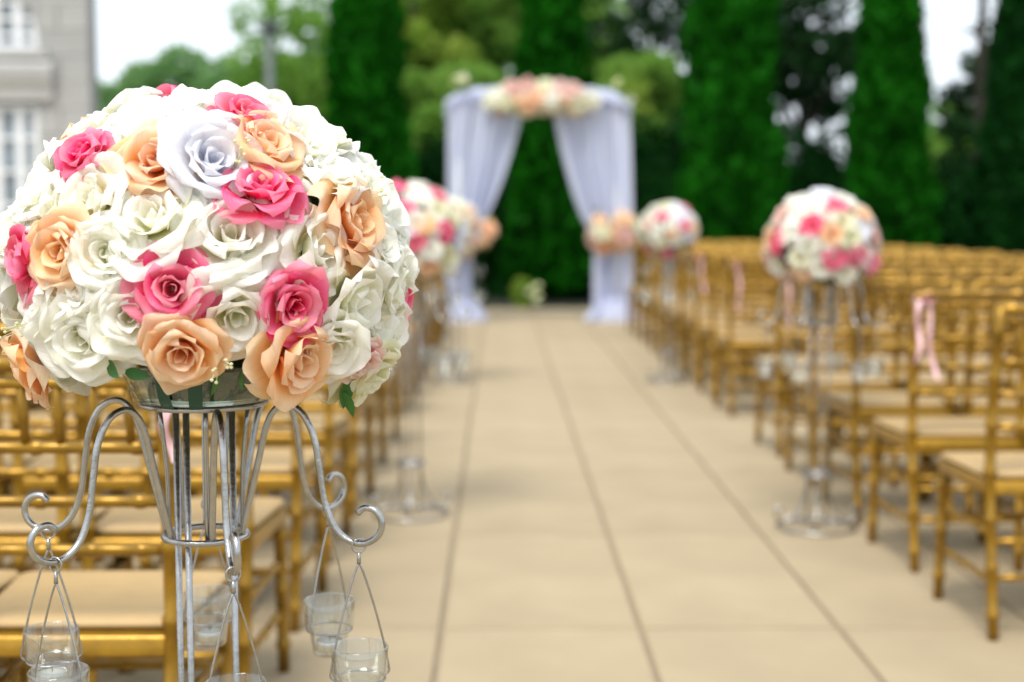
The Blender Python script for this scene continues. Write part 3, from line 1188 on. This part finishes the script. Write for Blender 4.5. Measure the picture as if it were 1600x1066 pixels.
for k in range(3):
    a = k * 2.094
    _x.tube([(0.145 * math.cos(a), 0.145 * math.sin(a), 0.012), (0.03 * math.cos(a), 0.03 * math.sin(a), 0.014)], 0.004, 6)
SPOKE_MESH = _x.mesh('spokes', M_SILVER)

HOOK_A = [R(a) for a in (49, 101, 174, 226, 290, 344)]
HOOK_R, HOOK_Z = 0.204, 0.7690


def holder_mesh():
    m_ = MB()
    # eye over the hook, twisted neck, two bowed wires, ring
    eye = [(0.0085 * math.sin(2 * math.pi * i / 14), 0, -0.004 + 0.0085 * math.cos(2 * math.pi * i / 14) - 0.0) for i in range(14)]
    m_.tube(eye, 0.0013, 6, closed=True)
    m_.tube([(0, 0, -0.0125), (0, 0, -0.026)], [0.0022, 0.0028], 6)
    for s in (-1, 1):
        m_.tube(spline([(0, 0, -0.024), (s * 0.008, 0, -0.045), (s * 0.020, 0, -0.085), (s * 0.030, 0, -0.125), (s * 0.036, 0, -0.155), (s * 0.0365, 0, -0.163), (s * 0.031, 0, -0.168)], 4), 0.0014, 6)
    m_.tube(circle(0.0305, -0.168, 28), 0.0016, 6, closed=True)
    return m_.mesh('candle_holder', M_SILVER)


HOLDER_MESH = holder_mesh()
_p = [(0.002, -0.036), (0.021, -0.036), (0.0225, -0.034), (0.0262, -0.006), (0.0288, 0.0), (0.0335, 0.004), (0.0348, 0.038), (0.0338, 0.0395),
      (0.0322, 0.038), (0.0312, 0.007), (0.0265, 0.003), (0.0240, -0.006), (0.0205, -0.030), (0.002, -0.031)]
CUP_MESH = MB().lathe(_p, 32).mesh('glass_cup', M_GLASS)
CANDLE_BODY = MB().lathe([(0.0175, -0.0295), (0.0180, -0.029), (0.0182, -0.017), (0.0178, -0.0165), (0.0176, -0.029)], 24).mesh('tin', M_TIN)
CANDLE_WAX = MB().lathe([(0.0172, -0.0285), (0.0173, -0.018), (0.002, -0.0175)], 24).mesh('wax', M_WAX)
WICK = MB().tube([(0, 0, -0.018), (0.0005, 0, -0.011)], 0.0007, 5).mesh('wick', M_LAMPHEAD)
_d = [(0.002, 0.955), (0.080, 0.955), (0.086, 0.958), (0.0985, 0.995), (0.101, 1.004), (0.0985, 1.004), (0.094, 0.995), (0.083, 0.962), (0.078, 0.9585), (0.002, 0.9585)]
DISH_MESH = MB().lathe(_d, 40).mesh('glass_dish', M_DISH)

HOOK_WORD = ['aisle-side back hook', 'back hook', 'building-side back hook', 'building-side front hook', 'front hook', 'aisle-side front hook']
EMPTY_GROUP_S = 'scrolled flower stands along the aisle'


def stand(x, y, rz, label, word, near=False):
    t = thing('flower_stand', label, 'flower stand', (x, y, 0.0), rz, EMPTY_GROUP_S)
    for a in POLE_A:
        add_obj('pole', POLE_MESH, t, (0.036 * math.cos(a), 0.036 * math.sin(a), 0))
    for a in HOOK_A:
        add_obj('arm', ARM_MESH, t, (0, 0, 0), (0, 0, a))
    for k in range(5):
        add_obj('cage_rod', CAGE_MESH, t, (0, 0, 0), (0, 0, R(68 + 72 * k)))
    add_obj('ring', RING_MESH, t)
    add_obj('top_ring', TOP_MESH, t)
    add_obj('collar', RING2_MESH, t)
    add_obj('base_ring', BASE_MESH, t)
    add_obj('base_spoke', SPOKE_MESH, t)
    for k in range(3):
        add_obj('foot', FOOT_MESH, t, (0, 0, 0), (0, 0, POLE_A[k]))
    dish = add_obj('glass_dish', DISH_MESH, None, (x, y, -0.019))
    tag(dish, 'shallow clear glass dish under the roses on the ' + word, 'dish', 'glass dishes under the rose domes')
    if near:
        for a in (R(252), R(276)):
            tp = MB()
            w_ = 0.008
            for i, (r_, z_) in enumerate([(0.1025, 1.012), (0.1015, 1.003), (0.0905, 0.966), (0.083, 0.9535), (0.07, 0.9532)]):
                for s in (-1, 1):
                    tp.v.append((r_ * math.cos(a) - s * w_ * math.sin(a), r_ * math.sin(a) + s * w_ * math.cos(a), z_))
            for i in range(4):
                tp.f.append((2 * i, 2 * i + 1, 2 * i + 3, 2 * i + 2))
            add_obj('tape', tp.mesh('tape', M_TAPE), dish)
    rn = random.Random(int(abs(x) * 1000 + y * 10))
    for k, a in enumerate(HOOK_A):
        ca = a + rz
        hx, hy = x + HOOK_R * math.cos(ca), y + HOOK_R * math.sin(ca)
        sw = rn.uniform(0, 3.14)
        if near:
            sw = [0.9, 0.5, 0.2, -0.35, 0.5, 0.35][k]
        hw = HOOK_WORD[k]
        zq = HOOK_Z - 0.0005
        g_ = '' if near else None
        if near:
            l1 = 'wire candle holder hanging from the ' + hw + ' of the sharp front stand'
            l2 = 'clear glass candle cup hanging at the ' + hw + ' of the front stand'
            l3 = 'white tealight candle in the cup at the ' + hw + ' of the front stand'
        else:
            l1 = 'blurred wire candle holder at the ' + hw + ' of the ' + word
            l2 = 'blurred glass candle cup at the ' + hw + ' of the ' + word
        h = add_obj('candle_holder', HOLDER_MESH, None, (hx, hy, zq), (0, 0, sw))
        tag(h, l1, 'candle holder', 'wire candle holders hanging from the ' + word)
        c = add_obj('glass_cup', CUP_MESH, None, (hx, hy, zq - 0.1665), (0, 0, sw))
        tag(c, l2, 'candle cup', 'glass candle cups hanging from the ' + word)
        if near:
            cn = thing('tealight_candle', l3, 'candle', (hx, hy, zq - 0.1665), 0, 'tealights in the front stand cups')
            add_obj('tin', CANDLE_BODY, cn)
            add_obj('wax', CANDLE_WAX, cn)
            add_obj('wick', WICK, cn)
    return t


AX, UP, DN = 0.262, 0.243, 0.27
SP = {
    'near': (-0.366, 1.75),
    'left2': (-0.345, 5.50),
    'left3': (-0.335, 10.0),
    'right1': (1.19, 5.25),
    'right2': (1.19, 10.0),
}
stand(*SP['near'], 0.0, 'sharp silver wire flower stand with scrolled hooks, close in front', 'sharp front stand', True)
near_arrangement(Vector((-0.354, 1.75, 1.088)), AX, UP, DN)
stand(*SP['left2'], 0.4, 'blurred silver stand, second along the building side of the aisle', 'second building-side stand')
far_arrangement(Vector((*SP['left2'], 1.088)), 'blurred rose dome partly hidden behind the big sharp bouquet', 0.238, 0.228, DN,
                [(618, 292, 'pink'), (685, 303, 'pink'), (629, 328, 'pink'), (697, 363, 'pink'), (649, 379, 'pink'), (600, 262, 'pink'),
                 (672, 418, 'peach'), (664, 350, 'peach'), (722, 330, 'peach'), (700, 400, 'cream'), (655, 284, 'white'), (650, 345, 'white'), (675, 392, 'white')], 31)
stand(*SP['left3'], 1.0, 'faint silver stand, third along the building side of the aisle', 'third building-side stand')
far_arrangement(Vector((*SP['left3'], 1.088)), 'rose dome mostly hidden behind the second one, before the arch', 0.238, 0.228, DN,
                [(745, 350, 'peach'), (735, 330, 'peach'), (740, 375, 'blush')], 32)
stand(*SP['right1'], 0.2, 'blurred silver stand beside the gold chairs across the aisle', 'stand beside the gold chairs')
far_arrangement(Vector((*SP['right1'], 1.062)), 'large blurred rose dome beside the gold chairs across the aisle', 0.228, 0.215, 0.24,
                [(1269, 352, 'pink'), (1308, 322, 'pink'), (1212, 381, 'pink'), (1304, 406, 'pink'), (1341, 400, 'pink'), (1362, 413, 'pink'),
                 (1240, 310, 'white'), (1300, 366, 'peach'), (1352, 335, 'peach'), (1252, 424, 'peach'), (1222, 334, 'blush'), (1195, 405, 'blush'),
                 (1285, 300, 'lilac'), (1262, 385, 'white'), (1250, 405, 'cream'), (1282, 420, 'white'), (1330, 372, 'cream'), (1370, 370, 'blush'), (1322, 430, 'white')], 33)
stand(*SP['right2'], 0.7, 'faint silver stand near the arch on the chair side', 'stand near the arch')
far_arrangement(Vector((*SP['right2'], 1.075)), 'small blurred rose dome next to the arch curtain', 0.225, 0.215, 0.24,
                [(1034, 337, 'pink'), (1070, 352, 'pink'), (1042, 398, 'pink'), (1008, 392, 'pink'), (1073, 322, 'pink'), (1012, 350, 'blush'),
                 (1050, 365, 'peach'), (1085, 380, 'peach'), (1020, 325, 'white'), (1025, 372, 'white'), (1055, 325, 'lilac')], 34)

# ================================================================== WEDDING ARCH
AY = 16.1
ACX = at(840, 340, AY).x
A_X0, A_X1 = at(700, 340, AY).x, at(980, 340, AY).x
A_TOP = at(840, 158, AY).z
arch = thing('wedding_arch', 'square wedding arch at the end of the aisle under white drapes', 'arch', (0, AY, 0))
for x in (A_X0 + 0.12, A_X1 - 0.12):
    for y in (-0.2, 0.2):
        add_obj('post', MB().tube([(x, y, 0), (x, y, A_TOP)], 0.022, 8).mesh('post', M_WINFRAME), arch)
for y in (-0.2, 0.2):
    add_obj('beam', MB().tube([(A_X0 + 0.1, y, A_TOP), (A_X1 - 0.1, y, A_TOP)], 0.022, 8).mesh('beam', M_WINFRAME), arch)
for x in (A_X0 + 0.12, A_X1 - 0.12):
    add_obj('beam', MB().tube([(x, -0.2, A_TOP), (x, 0.2, A_TOP)], 0.02, 8).mesh('beam', M_WINFRAME), arch)


def drape(side):
    """curtain gathered to a tie; side -1 = left, +1 = right"""
    xo = A_X0 if side < 0 else A_X1                     # outer edge
    xi_top = at(822 if side < 0 else 856, 180, AY).x
    zt = A_TOP + 0.03
    z_tie = at(840, 366, AY).z
    x_tie_i = at(738 if side < 0 else 928, 340, AY).x
    x_tie_o = at(697 if side < 0 else 984, 340, AY).x
    xb_i = at(738 if side < 0 else 926, 480, AY).x
    xb_o = at(696 if side < 0 else 984, 480, AY).x
    NS, NH = 90, 44
    vs, fs = [], []
    rn = random.Random(5 + side)
    p1, p2, p3 = rn.uniform(0, 6), rn.uniform(0, 6), rn.uniform(0, 6)
    for j in range(NH + 1):
        q = j / NH
        z = zt * (1 - q) + 0.015 * q
        if z >= z_tie:
            t = (z - z_tie) / (zt - z_tie)
            xi = x_tie_i + (xi_top - x_tie_i) * t ** 0.62
            xo_ = x_tie_o + (xo - x_tie_o) * t ** 0.8
            tight = 1 - t
        else:
            t = (z_tie - z) / z_tie
            fl = max(0, (t - 0.80) / 0.20) ** 2 * 0.13
            xi = x_tie_i + (xb_i - x_tie_i) * min(1, t * 2.5) - side * fl
            xo_ = x_tie_o + (xb_o - x_tie_o) * min(1, t * 2.5) + side * fl
            tight = 1 - 0.5 * min(1, t * 2)
        for i in range(NS + 1):
            s = i / NS
            x = xo_ + (xi - xo_) * s
            amp = 0.035 + 0.05 * tight
            y = amp * (math.sin(s * 34 + p1) * 0.6 + math.sin(s * 57 + p2 + 0.6 * q) * 0.35 + math.sin(s * 15 + p3 + q) * 0.6)
            y += 0.10 * math.sin(s * math.pi) * (tight - 0.3) - 0.21
            dz = 0.15 * max(0.0, 1 - s / 0.22) ** 2 * max(0.0, 1 - q * 5)      # rounded shoulder
            vs.append((x + 0.012 * math.sin(s * 40 + q * 3), y, z - dz))
    for j in range(NH):
        for i in range(NS):
            o = j * (NS + 1) + i
            fs.append((o, o + 1, o + NS + 2, o + NS + 1))
    return MB().add(vs, fs)


for side, word in ((-1, 'building'), (1, 'chair')):
    t = thing('drape', 'long white sheer curtain tied back on the %s side of the arch' % word, 'curtain', (0, AY, 0), 0, 'drapes of the wedding arch')
    add_obj('curtain', drape(side).mesh('curtain', M_VOILE), t)
    # gathered cloth foot
    fx = at(718 if side < 0 else 957, 490, AY).x
    f = MB()
    prof = [(0.30, 0.0), (0.29, 0.05), (0.24, 0.13), (0.19, 0.21), (0.17, 0.27)]
    n = 48
    vs, fs = [], []
    for i, (r_, z_) in enumerate(prof):
        for k in range(n):
            a = 2 * math.pi * k / n
            rr = r_ * (1 + 0.10 * math.sin(9 * a + i * 0.5) + 0.05 * math.sin(17 * a))
            vs.append((fx + rr * math.cos(a), -0.08 + rr * 0.8 * math.sin(a), z_))
    for i in range(len(prof) - 1):
        for k in range(n):
            fs.append((i * n + k, i * n + (k + 1) % n, (i + 1) * n + (k + 1) % n, (i + 1) * n + k))
    add_obj('gathered_foot', f.add(vs, fs).mesh('gathered_foot', M_VOILE), t)
# cloth swathed over the top
NS, NT = 60, 16
vs, fs = [], []
for i in range(NS + 1):
    s = i / NS
    x = A_X0 - 0.02 + (A_X1 - A_X0 + 0.04) * s
    sag = 0.03 - 0.15 * abs(2 * s - 1) ** 5
    for k in range(NT):
        a = 2 * math.pi * k / NT
        rr = 1 + 0.16 * math.sin(5 * a + 4 * s) + 0.08 * math.sin(s * 60 + k)
        vs.append((x, 0.28 * rr * math.cos(a), A_TOP + sag + 0.02 + 0.10 * rr * math.sin(a)))
for i in range(NS):
    for k in range(NT):
        fs.append((i * NT + k, i * NT + (k + 1) % NT, (i + 1) * NT + (k + 1) % NT, (i + 1) * NT + k))
o = add_obj('swathed_cloth', MB().add(vs, fs).mesh('swathed_cloth', M_VOILE), None, (0, AY, 0))
tag(o, 'white sheer cloth swathed along the top of the arch', 'cloth')


def cluster(name, label, cx, cz, hx, hz, yy, n, r0, cols, seed, spots=()):
    t = thing(name, label, 'flower garland', (cx, yy, cz))
    rn = random.Random(seed)
    pts = []
    for (dx, dz, c) in spots:
        pts.append(Vector((dx, -0.05, dz)))
        ro = add_obj('rose', rn.choice(FAR[c]), t)
        ro.matrix_basis = axis_matrix((dx, -0.06, dz), Vector((rn.uniform(-.4, .4), -1, rn.uniform(0, .6))), rn.uniform(0, 6), r0)
    tries = 0
    while len(pts) < n and tries < 4000:
        tries += 1
        p = Vector((rn.uniform(-1, 1), rn.uniform(-1, 0.7), rn.uniform(-1, 1)))
        if (p.x ** 4 + p.y ** 2 + p.z ** 2) > 1:
            continue
        q = Vector((p.x * hx, p.y * 0.13, p.z * hz))
        if any((q - k).length < r0 * 0.85 for k in pts):
            continue
        pts.append(q)
        ax_ = Vector((p.x * 0.7, p.y - 0.6, p.z + 0.2)).normalized()
        ro = add_obj('rose', rn.choice(FAR[rn.choice(cols)]), t)
        ro.matrix_basis = axis_matrix(q, ax_, rn.uniform(0, 6.28), r0 * rn.uniform(0.85, 1.1))
    # greenery tucked behind the flowers
    r_ = np.random.RandomState(seed)
    m = 160
    P = np.stack([r_.uniform(-1.0, 1.0, m) * hx, 0.06 + 0.06 * r_.normal(size=m), r_.normal(size=m) * hz * 0.4], axis=1)
    o = add_obj('greenery', leaf_mesh('greenery', P, np.zeros((m, 3)), 0.09, M_TREE_Y, seed=seed), t)
    o['kind'] = 'stuff'
    return t


sw_c = at(842, 161, AY)
cluster('flower_swag', 'long swag of cream, peach and pink roses across the arch top', sw_c.x, sw_c.z, 0.60, 0.105, AY - 0.34, 40, 0.095,
        ['cream', 'cream', 'white', 'peach', 'white', 'cream'], 51,
        [(-0.30, 0.12, 'blush'), (-0.14, 0.14, 'blush'), (0.22, 0.11, 'blush'), (0.36, 0.08, 'blush'), (-0.1, 0.02, 'white'), (0.12, -0.05, 'cream'), (0.05, 0.12, 'cream')])
tb = at(955, 362, AY)
cluster('tieback_flowers', 'peach and cream rose cluster tying the chair-side arch curtain', tb.x, tb.z, 0.24, 0.19, AY - 0.30, 17, 0.095,
        ['peach', 'blush', 'cream', 'peach'], 52)
tb = at(736, 364, AY)
cluster('tieback_flowers', 'peach rose cluster tying the building-side arch curtain', tb.x, tb.z, 0.24, 0.19, AY - 0.30, 17, 0.095,
        ['peach', 'blush', 'cream', 'peach'], 53)
# loose sprays of pale leaves and blossom at both ends of the top
for (px, py, sx, sz, n, seed, lab) in [(985, 148, 0.22, 0.24, 150, 61, 'loose spray of pale leaves at the chair-side top corner of the arch'),
                                       (716, 128, 0.10, 0.10, 40, 62, 'small pale sprig at the building-side top corner of the arch')]:
    c = at(px, py, AY)
    t = thing('leaf_spray', lab, 'greenery', (c.x, AY - 0.12, c.z))
    r_ = np.random.RandomState(seed)
    P = np.stack([r_.normal(size=n) * sx * 0.5, r_.normal(size=n) * 0.07, r_.normal(size=n) * sz * 0.5], axis=1)
    o = add_obj('leaves', leaf_mesh('leaves', P, np.zeros((n, 3)), 0.10, M_TREE_Y, seed=seed), t)
    o['kind'] = 'stuff'
    m_ = MB()
    rn = random.Random(seed)
    for k in range(5):
        m_.tube([(0, 0, -sz * 0.6), (rn.uniform(-1, 1) * sx * 0.7, rn.uniform(-.05, .05), rn.uniform(-.2, 1) * sz * 0.8)], 0.006, 5)
    add_obj('stem', m_.mesh('stem', M_LEAF), t)
    for k in range(max(2, n // 50)):
        ro = add_obj('blossom', rn.choice(FAR['white' if k % 2 else 'cream']), t)
        ro.matrix_basis = axis_matrix((rn.uniform(-.7, .7) * sx, -0.05, rn.uniform(-.7, .7) * sz), Vector((rn.uniform(-.4, .4), -1, 0.3)), 0, 0.045)

# ================================================================== CHAIRS
SEAT_Z = 0.455


def bamboo(path, r, n=9, ring=0.105, seg=4):
    """tube with the little turned rings of a bamboo-style chair"""
    P = [Vector(p) for p in path]
    L = [0]
    for i in range(1, len(P)):
        L.append(L[-1] + (P[i] - P[i - 1]).length)
    T = L[-1]
    k = max(1, round(T / ring))
    st = []
    for i in range(k):
        c = T * (i + 0.5) / k
        for d, s in ((-0.012, 1.0), (-0.006, 1.28), (0.006, 1.28), (0.012, 1.0)):
            st.append((c + d, s))
    st = [(0, 1.0)] + st + [(T, 1.0)]
    pts, rad = [], []
    for s, f in st:
        i = 1
        while i < len(L) - 1 and L[i] < s:
            i += 1
        q = (s - L[i - 1]) / (L[i] - L[i - 1])
        pts.append(P[i - 1].lerp(P[i], q))
        rad.append(r * f)
    return pts, rad, n


def post_y(z):
    if z < 0.45:
        return -0.045 + 0.045 * (z / 0.45)
    q = (z - 0.45) / 0.47
    return -0.055 * q * q


def half_w(z):
    return 0.172 + 0.008 * min(1, z / 0.45)


def build_chair_meshes():
    ms = {}
    for s, nm in ((-1, 'pl'), (1, 'pr')):
        path = [(s * half_w(z), post_y(z), z) for z in np.linspace(0, 0.918, 12)]
        ms[nm] = MB().tube(*bamboo(path, 0.0155, 10, 0.13)).mesh('rear_post', M_GOLD)
        path = [(s * 0.198, 0.385, 0.0), (s * 0.196, 0.378, 0.2), (s * 0.194, 0.368, 0.43)]
        ms['f' + nm] = MB().tube(*bamboo(path, 0.0155, 10, 0.13)).mesh('front_leg', M_GOLD)
    # seat frame and pad: trapezoids with rounded corners
    def slab(hw0, hw1, y0, y1, z0, z1, rc, dome):
        cor = [(-hw0, y0), (hw0, y0), (hw1, y1), (-hw1, y1)]
        cc = [(-hw0 + rc, y0 + rc), (hw0 - rc, y0 + rc), (hw1 - rc, y1 - rc), (-hw1 + rc, y1 - rc)]
        ring = []
        for i, (cx, cy) in enumerate(cc):
            a0 = math.pi + i * math.pi / 2
            for k in range(5):
                a = a0 + math.pi / 2 * k / 4
                ring.append((cx + rc * math.cos(a), cy + rc * math.sin(a)))
        n = len(ring)
        mx, my = 0, (y0 + y1) / 2
        lv = [(z0, 0.97), (z0 + 0.006, 1.0), (z1 - 0.008, 1.0), (z1 - 0.002, 0.975), (z1 + dome * 0.5, 0.8), (z1 + dome, 0.45)]
        vs, fs = [], []
        for zz, s in lv:
            for (x, y) in ring:
                vs.append((x * s, my + (y - my) * s, zz))
        for i in range(len(lv) - 1):
            for k in range(n):
                fs.append((i * n + k, i * n + (k + 1) % n, (i + 1) * n + (k + 1) % n, (i + 1) * n + k))
        fs.append(tuple(reversed(range(n))))
        fs.append(tuple(range((len(lv) - 1) * n, len(lv) * n)))
        return MB().add(vs, fs)
    ms['frame'] = smooth_sharp(slab(0.192, 0.214, -0.012, 0.388, 0.395, 0.436, 0.03, 0.0).mesh('seat_frame', M_GOLD))
    ms['seat'] = smooth_sharp(slab(0.186, 0.209, 0.02, 0.386, 0.4365, 0.455, 0.03, 0.005).mesh('seat', M_SEAT), 60)
    for i, z in enumerate((0.585, 0.672, 0.768, 0.882, 0.914)):
        hw = half_w(z) - 0.008 if i < 4 else half_w(z) + 0.012
        m_ = MB().tube(*bamboo([(-hw, post_y(z) + 0.004, z), (hw, post_y(z) + 0.004, z)], 0.0105 if i < 4 else 0.0135, 8, 0.09))
        ms['r%d' % i] = m_.mesh('back_rail', M_GOLD)
    for k in range(5):
        x = -0.12 + 0.06 * k
        p = [(x, post_y(z) + 0.004, z) for z in (0.768, 0.80, 0.84, 0.882)]
        ms['s%d' % k] = MB().tube(*bamboo(p, 0.0078, 7, 0.10)).mesh('spindle', M_GOLD)
    ms['front'] = MB().tube(*bamboo([(-0.19, 0.374, 0.26), (0.19, 0.374, 0.26)], 0.0095, 8, 0.12)).mesh('stretcher', M_GOLD)
    for nm, z in (('b0', 0.17), ('b1', 0.27)):
        ms[nm] = MB().tube(*bamboo([(-half_w(z), post_y(z), z), (half_w(z), post_y(z), z)], 0.0095, 8, 0.12)).mesh('stretcher', M_GOLD)
    for s, nm in ((-1, 'sl'), (1, 'sr')):
        for i, z in enumerate((0.16, 0.29)):
            ms[nm + str(i)] = MB().tube(*bamboo([(s * half_w(z), post_y(z), z), (s * 0.195, 0.374, z)], 0.0095, 8, 0.12)).mesh('stretcher', M_GOLD)
    return ms


CH = build_chair_meshes()


def join_meshes(names, title, m):
    mb = MB()
    for nm in names:
        me = CH[nm]
        mb.add([v.co[:] for v in me.vertices], [tuple(p.vertices) for p in me.polygons])
    return mb.mesh(title, m)


CH['back'] = join_meshes(['r%d' % i for i in range(5)] + ['s%d' % i for i in range(5)], 'backrest', M_GOLD)
CH['under'] = join_meshes(['front', 'b0', 'b1', 'sl0', 'sl1', 'sr0', 'sr1'], 'stretcher', M_GOLD)


def part_list(full):
    if full:
        return ([('rear_post', 'pl'), ('rear_post', 'pr'), ('front_leg', 'fpl'), ('front_leg', 'fpr'), ('seat_frame', 'frame'), ('seat', 'seat')]
                + [('back_rail', 'r%d' % i) for i in range(5)] + [('spindle', 's%d' % i) for i in range(5)]
                + [('stretcher', k) for k in ('front', 'b0', 'b1', 'sl0', 'sl1', 'sr0', 'sr1')])
    return [('rear_post', 'pl'), ('rear_post', 'pr'), ('front_leg', 'fpl'), ('front_leg', 'fpr'), ('seat_frame', 'frame'), ('seat', 'seat'), ('backrest', 'back'), ('stretcher', 'under')]


ROWS_R = [3.87, 4.63, 5.36, 6.10, 6.88] + [8.30 + 0.75 * k for k in range(9)]
ROWS_L = [2.45, 3.20, 3.97, 4.76, 5.52, 6.28, 7.04] + [8.30 + 0.75 * k for k in range(9)]
PITCH = 0.425
SRC = {}
SEATW = ['aisle seat', 'second seat in', 'third seat in', 'fourth seat in', 'fifth seat in']


def place_chair(x, y, rz, full, label, group):
    if full not in SRC:
        t = thing('gold_chair', label, 'chair', (x, y, 0), rz, group)
        parts = [add_obj(nm, CH[k], t) for nm, k in part_list(full)]
        SRC[full] = (t, parts)
        return t
    src, parts = SRC[full]
    r = copy_tree(src, parts, (x, y, 0), rz, label)
    r['group'] = group
    return r


rn = random.Random(99)
RIB_ROWS_R = {1, 4, 5, 7}
RIB_ROWS_L = {0, 2, 4}
for side, rows in ((1, ROWS_R), (-1, ROWS_L)):
    for i, y in enumerate(rows):
        if side > 0:
            ns = 5
        else:
            ns = 4 if y < 9 else 3
        for k in range(ns):
            x = (1.365 + 0.174 + PITCH * k) if side > 0 else (-0.572 - 0.174 - PITCH * k)
            full = y < 7.3
            pos = 'far-side block' if side > 0 else 'building-side block'
            lab = 'gold chair, %s, %s row from the camera, %s' % (SEATW[k] if k else 'aisle seat', ORD[i], 'block across the aisle' if side > 0 else 'block behind the big bouquet')
            yy = y + rn.uniform(-0.015, 0.015)
            place_chair(x + rn.uniform(-0.008, 0.008), yy, R(rn.uniform(-1.2, 1.2)), full, lab,
                        'gold chairs across the aisle' if side > 0 else 'gold chairs behind the big bouquet')

# ------------------------------------------------------------------ ribbons on the aisle posts


def ribbon(x, y, label, length, seed, double=True):
    rn = random.Random(seed)
    t = thing('pink_ribbon', label, 'ribbon', (x, y, 0), 0, 'pink ribbons tied on the aisle chairs')
    zt = 0.895
    yb = post_y(zt) - 0.0
    m_ = MB()
    n = 18
    w_ = 0.0078
    vs, fs = [], []
    for i in range(n + 1):       # band round the post
        a = 2 * math.pi * i / n
        for dz in (-w_, w_):
            vs.append((0.021 * math.cos(a), yb + 0.021 * math.sin(a), zt + dz))
    for i in range(n):
        fs.append((2 * i, 2 * i + 2, 2 * i + 3, 2 * i + 1))
    add_obj('knot_band', m_.add(vs, fs).mesh('knot_band', M_RIBBON), t)
    for s in ((-1, 1) if double else (1,)):
        L = length * (1 if s > 0 else 0.8)
        vs, fs = [], []
        N = 16
        ph = rn.uniform(0, 6)
        for i in range(N + 1):
            q = i / N
            cx = s * (0.014 + 0.014 * q) + 0.008 * math.sin(q * 7 + ph)
            cy = yb - 0.03 - 0.035 * q + 0.012 * math.sin(q * 9 + ph)
            tw = 0.5 * math.sin(q * 4 + ph)
            for d in (-1, 1):
                vs.append((cx + d * w_ * math.cos(tw), cy + d * w_ * math.sin(tw), zt - q * L))
        for i in range(N):
            fs.append((2 * i, 2 * i + 1, 2 * i + 3, 2 * i + 2))
        add_obj('tail', MB().add(vs, fs).mesh('tail', M_RIBBON), t)
    for s in (-1, 1):
        vs, fs = [], []
        N = 14
        for i in range(N + 1):
            a = math.pi * 2 * i / N
            cx = s * 0.018 * (1 - math.cos(a))
            cz = 0.02 * math.sin(a) + 0.006 * s
            for d in (-1, 1):
                vs.append((cx, yb - 0.026 + d * w_ * 0.8, zt + cz))
        for i in range(N):
            fs.append((2 * i, 2 * i + 2, 2 * i + 3, 2 * i + 1))
        add_obj('bow_loop', MB().add(vs, fs).mesh('bow_loop', M_RIBBON), t)
    return t


for i in sorted(RIB_ROWS_R):
    ribbon(1.365, ROWS_R[i], 'pink ribbon hanging on the aisle chair of the %s row across the aisle' % ORD[i], 0.22 + 0.03 * (i % 3), 100 + i, i < 4)
for i in sorted(RIB_ROWS_L):
    ribbon(-0.572, ROWS_L[i], 'pink ribbon on the aisle chair of the %s row behind the big bouquet' % ORD[i], 0.14, 200 + i, False)
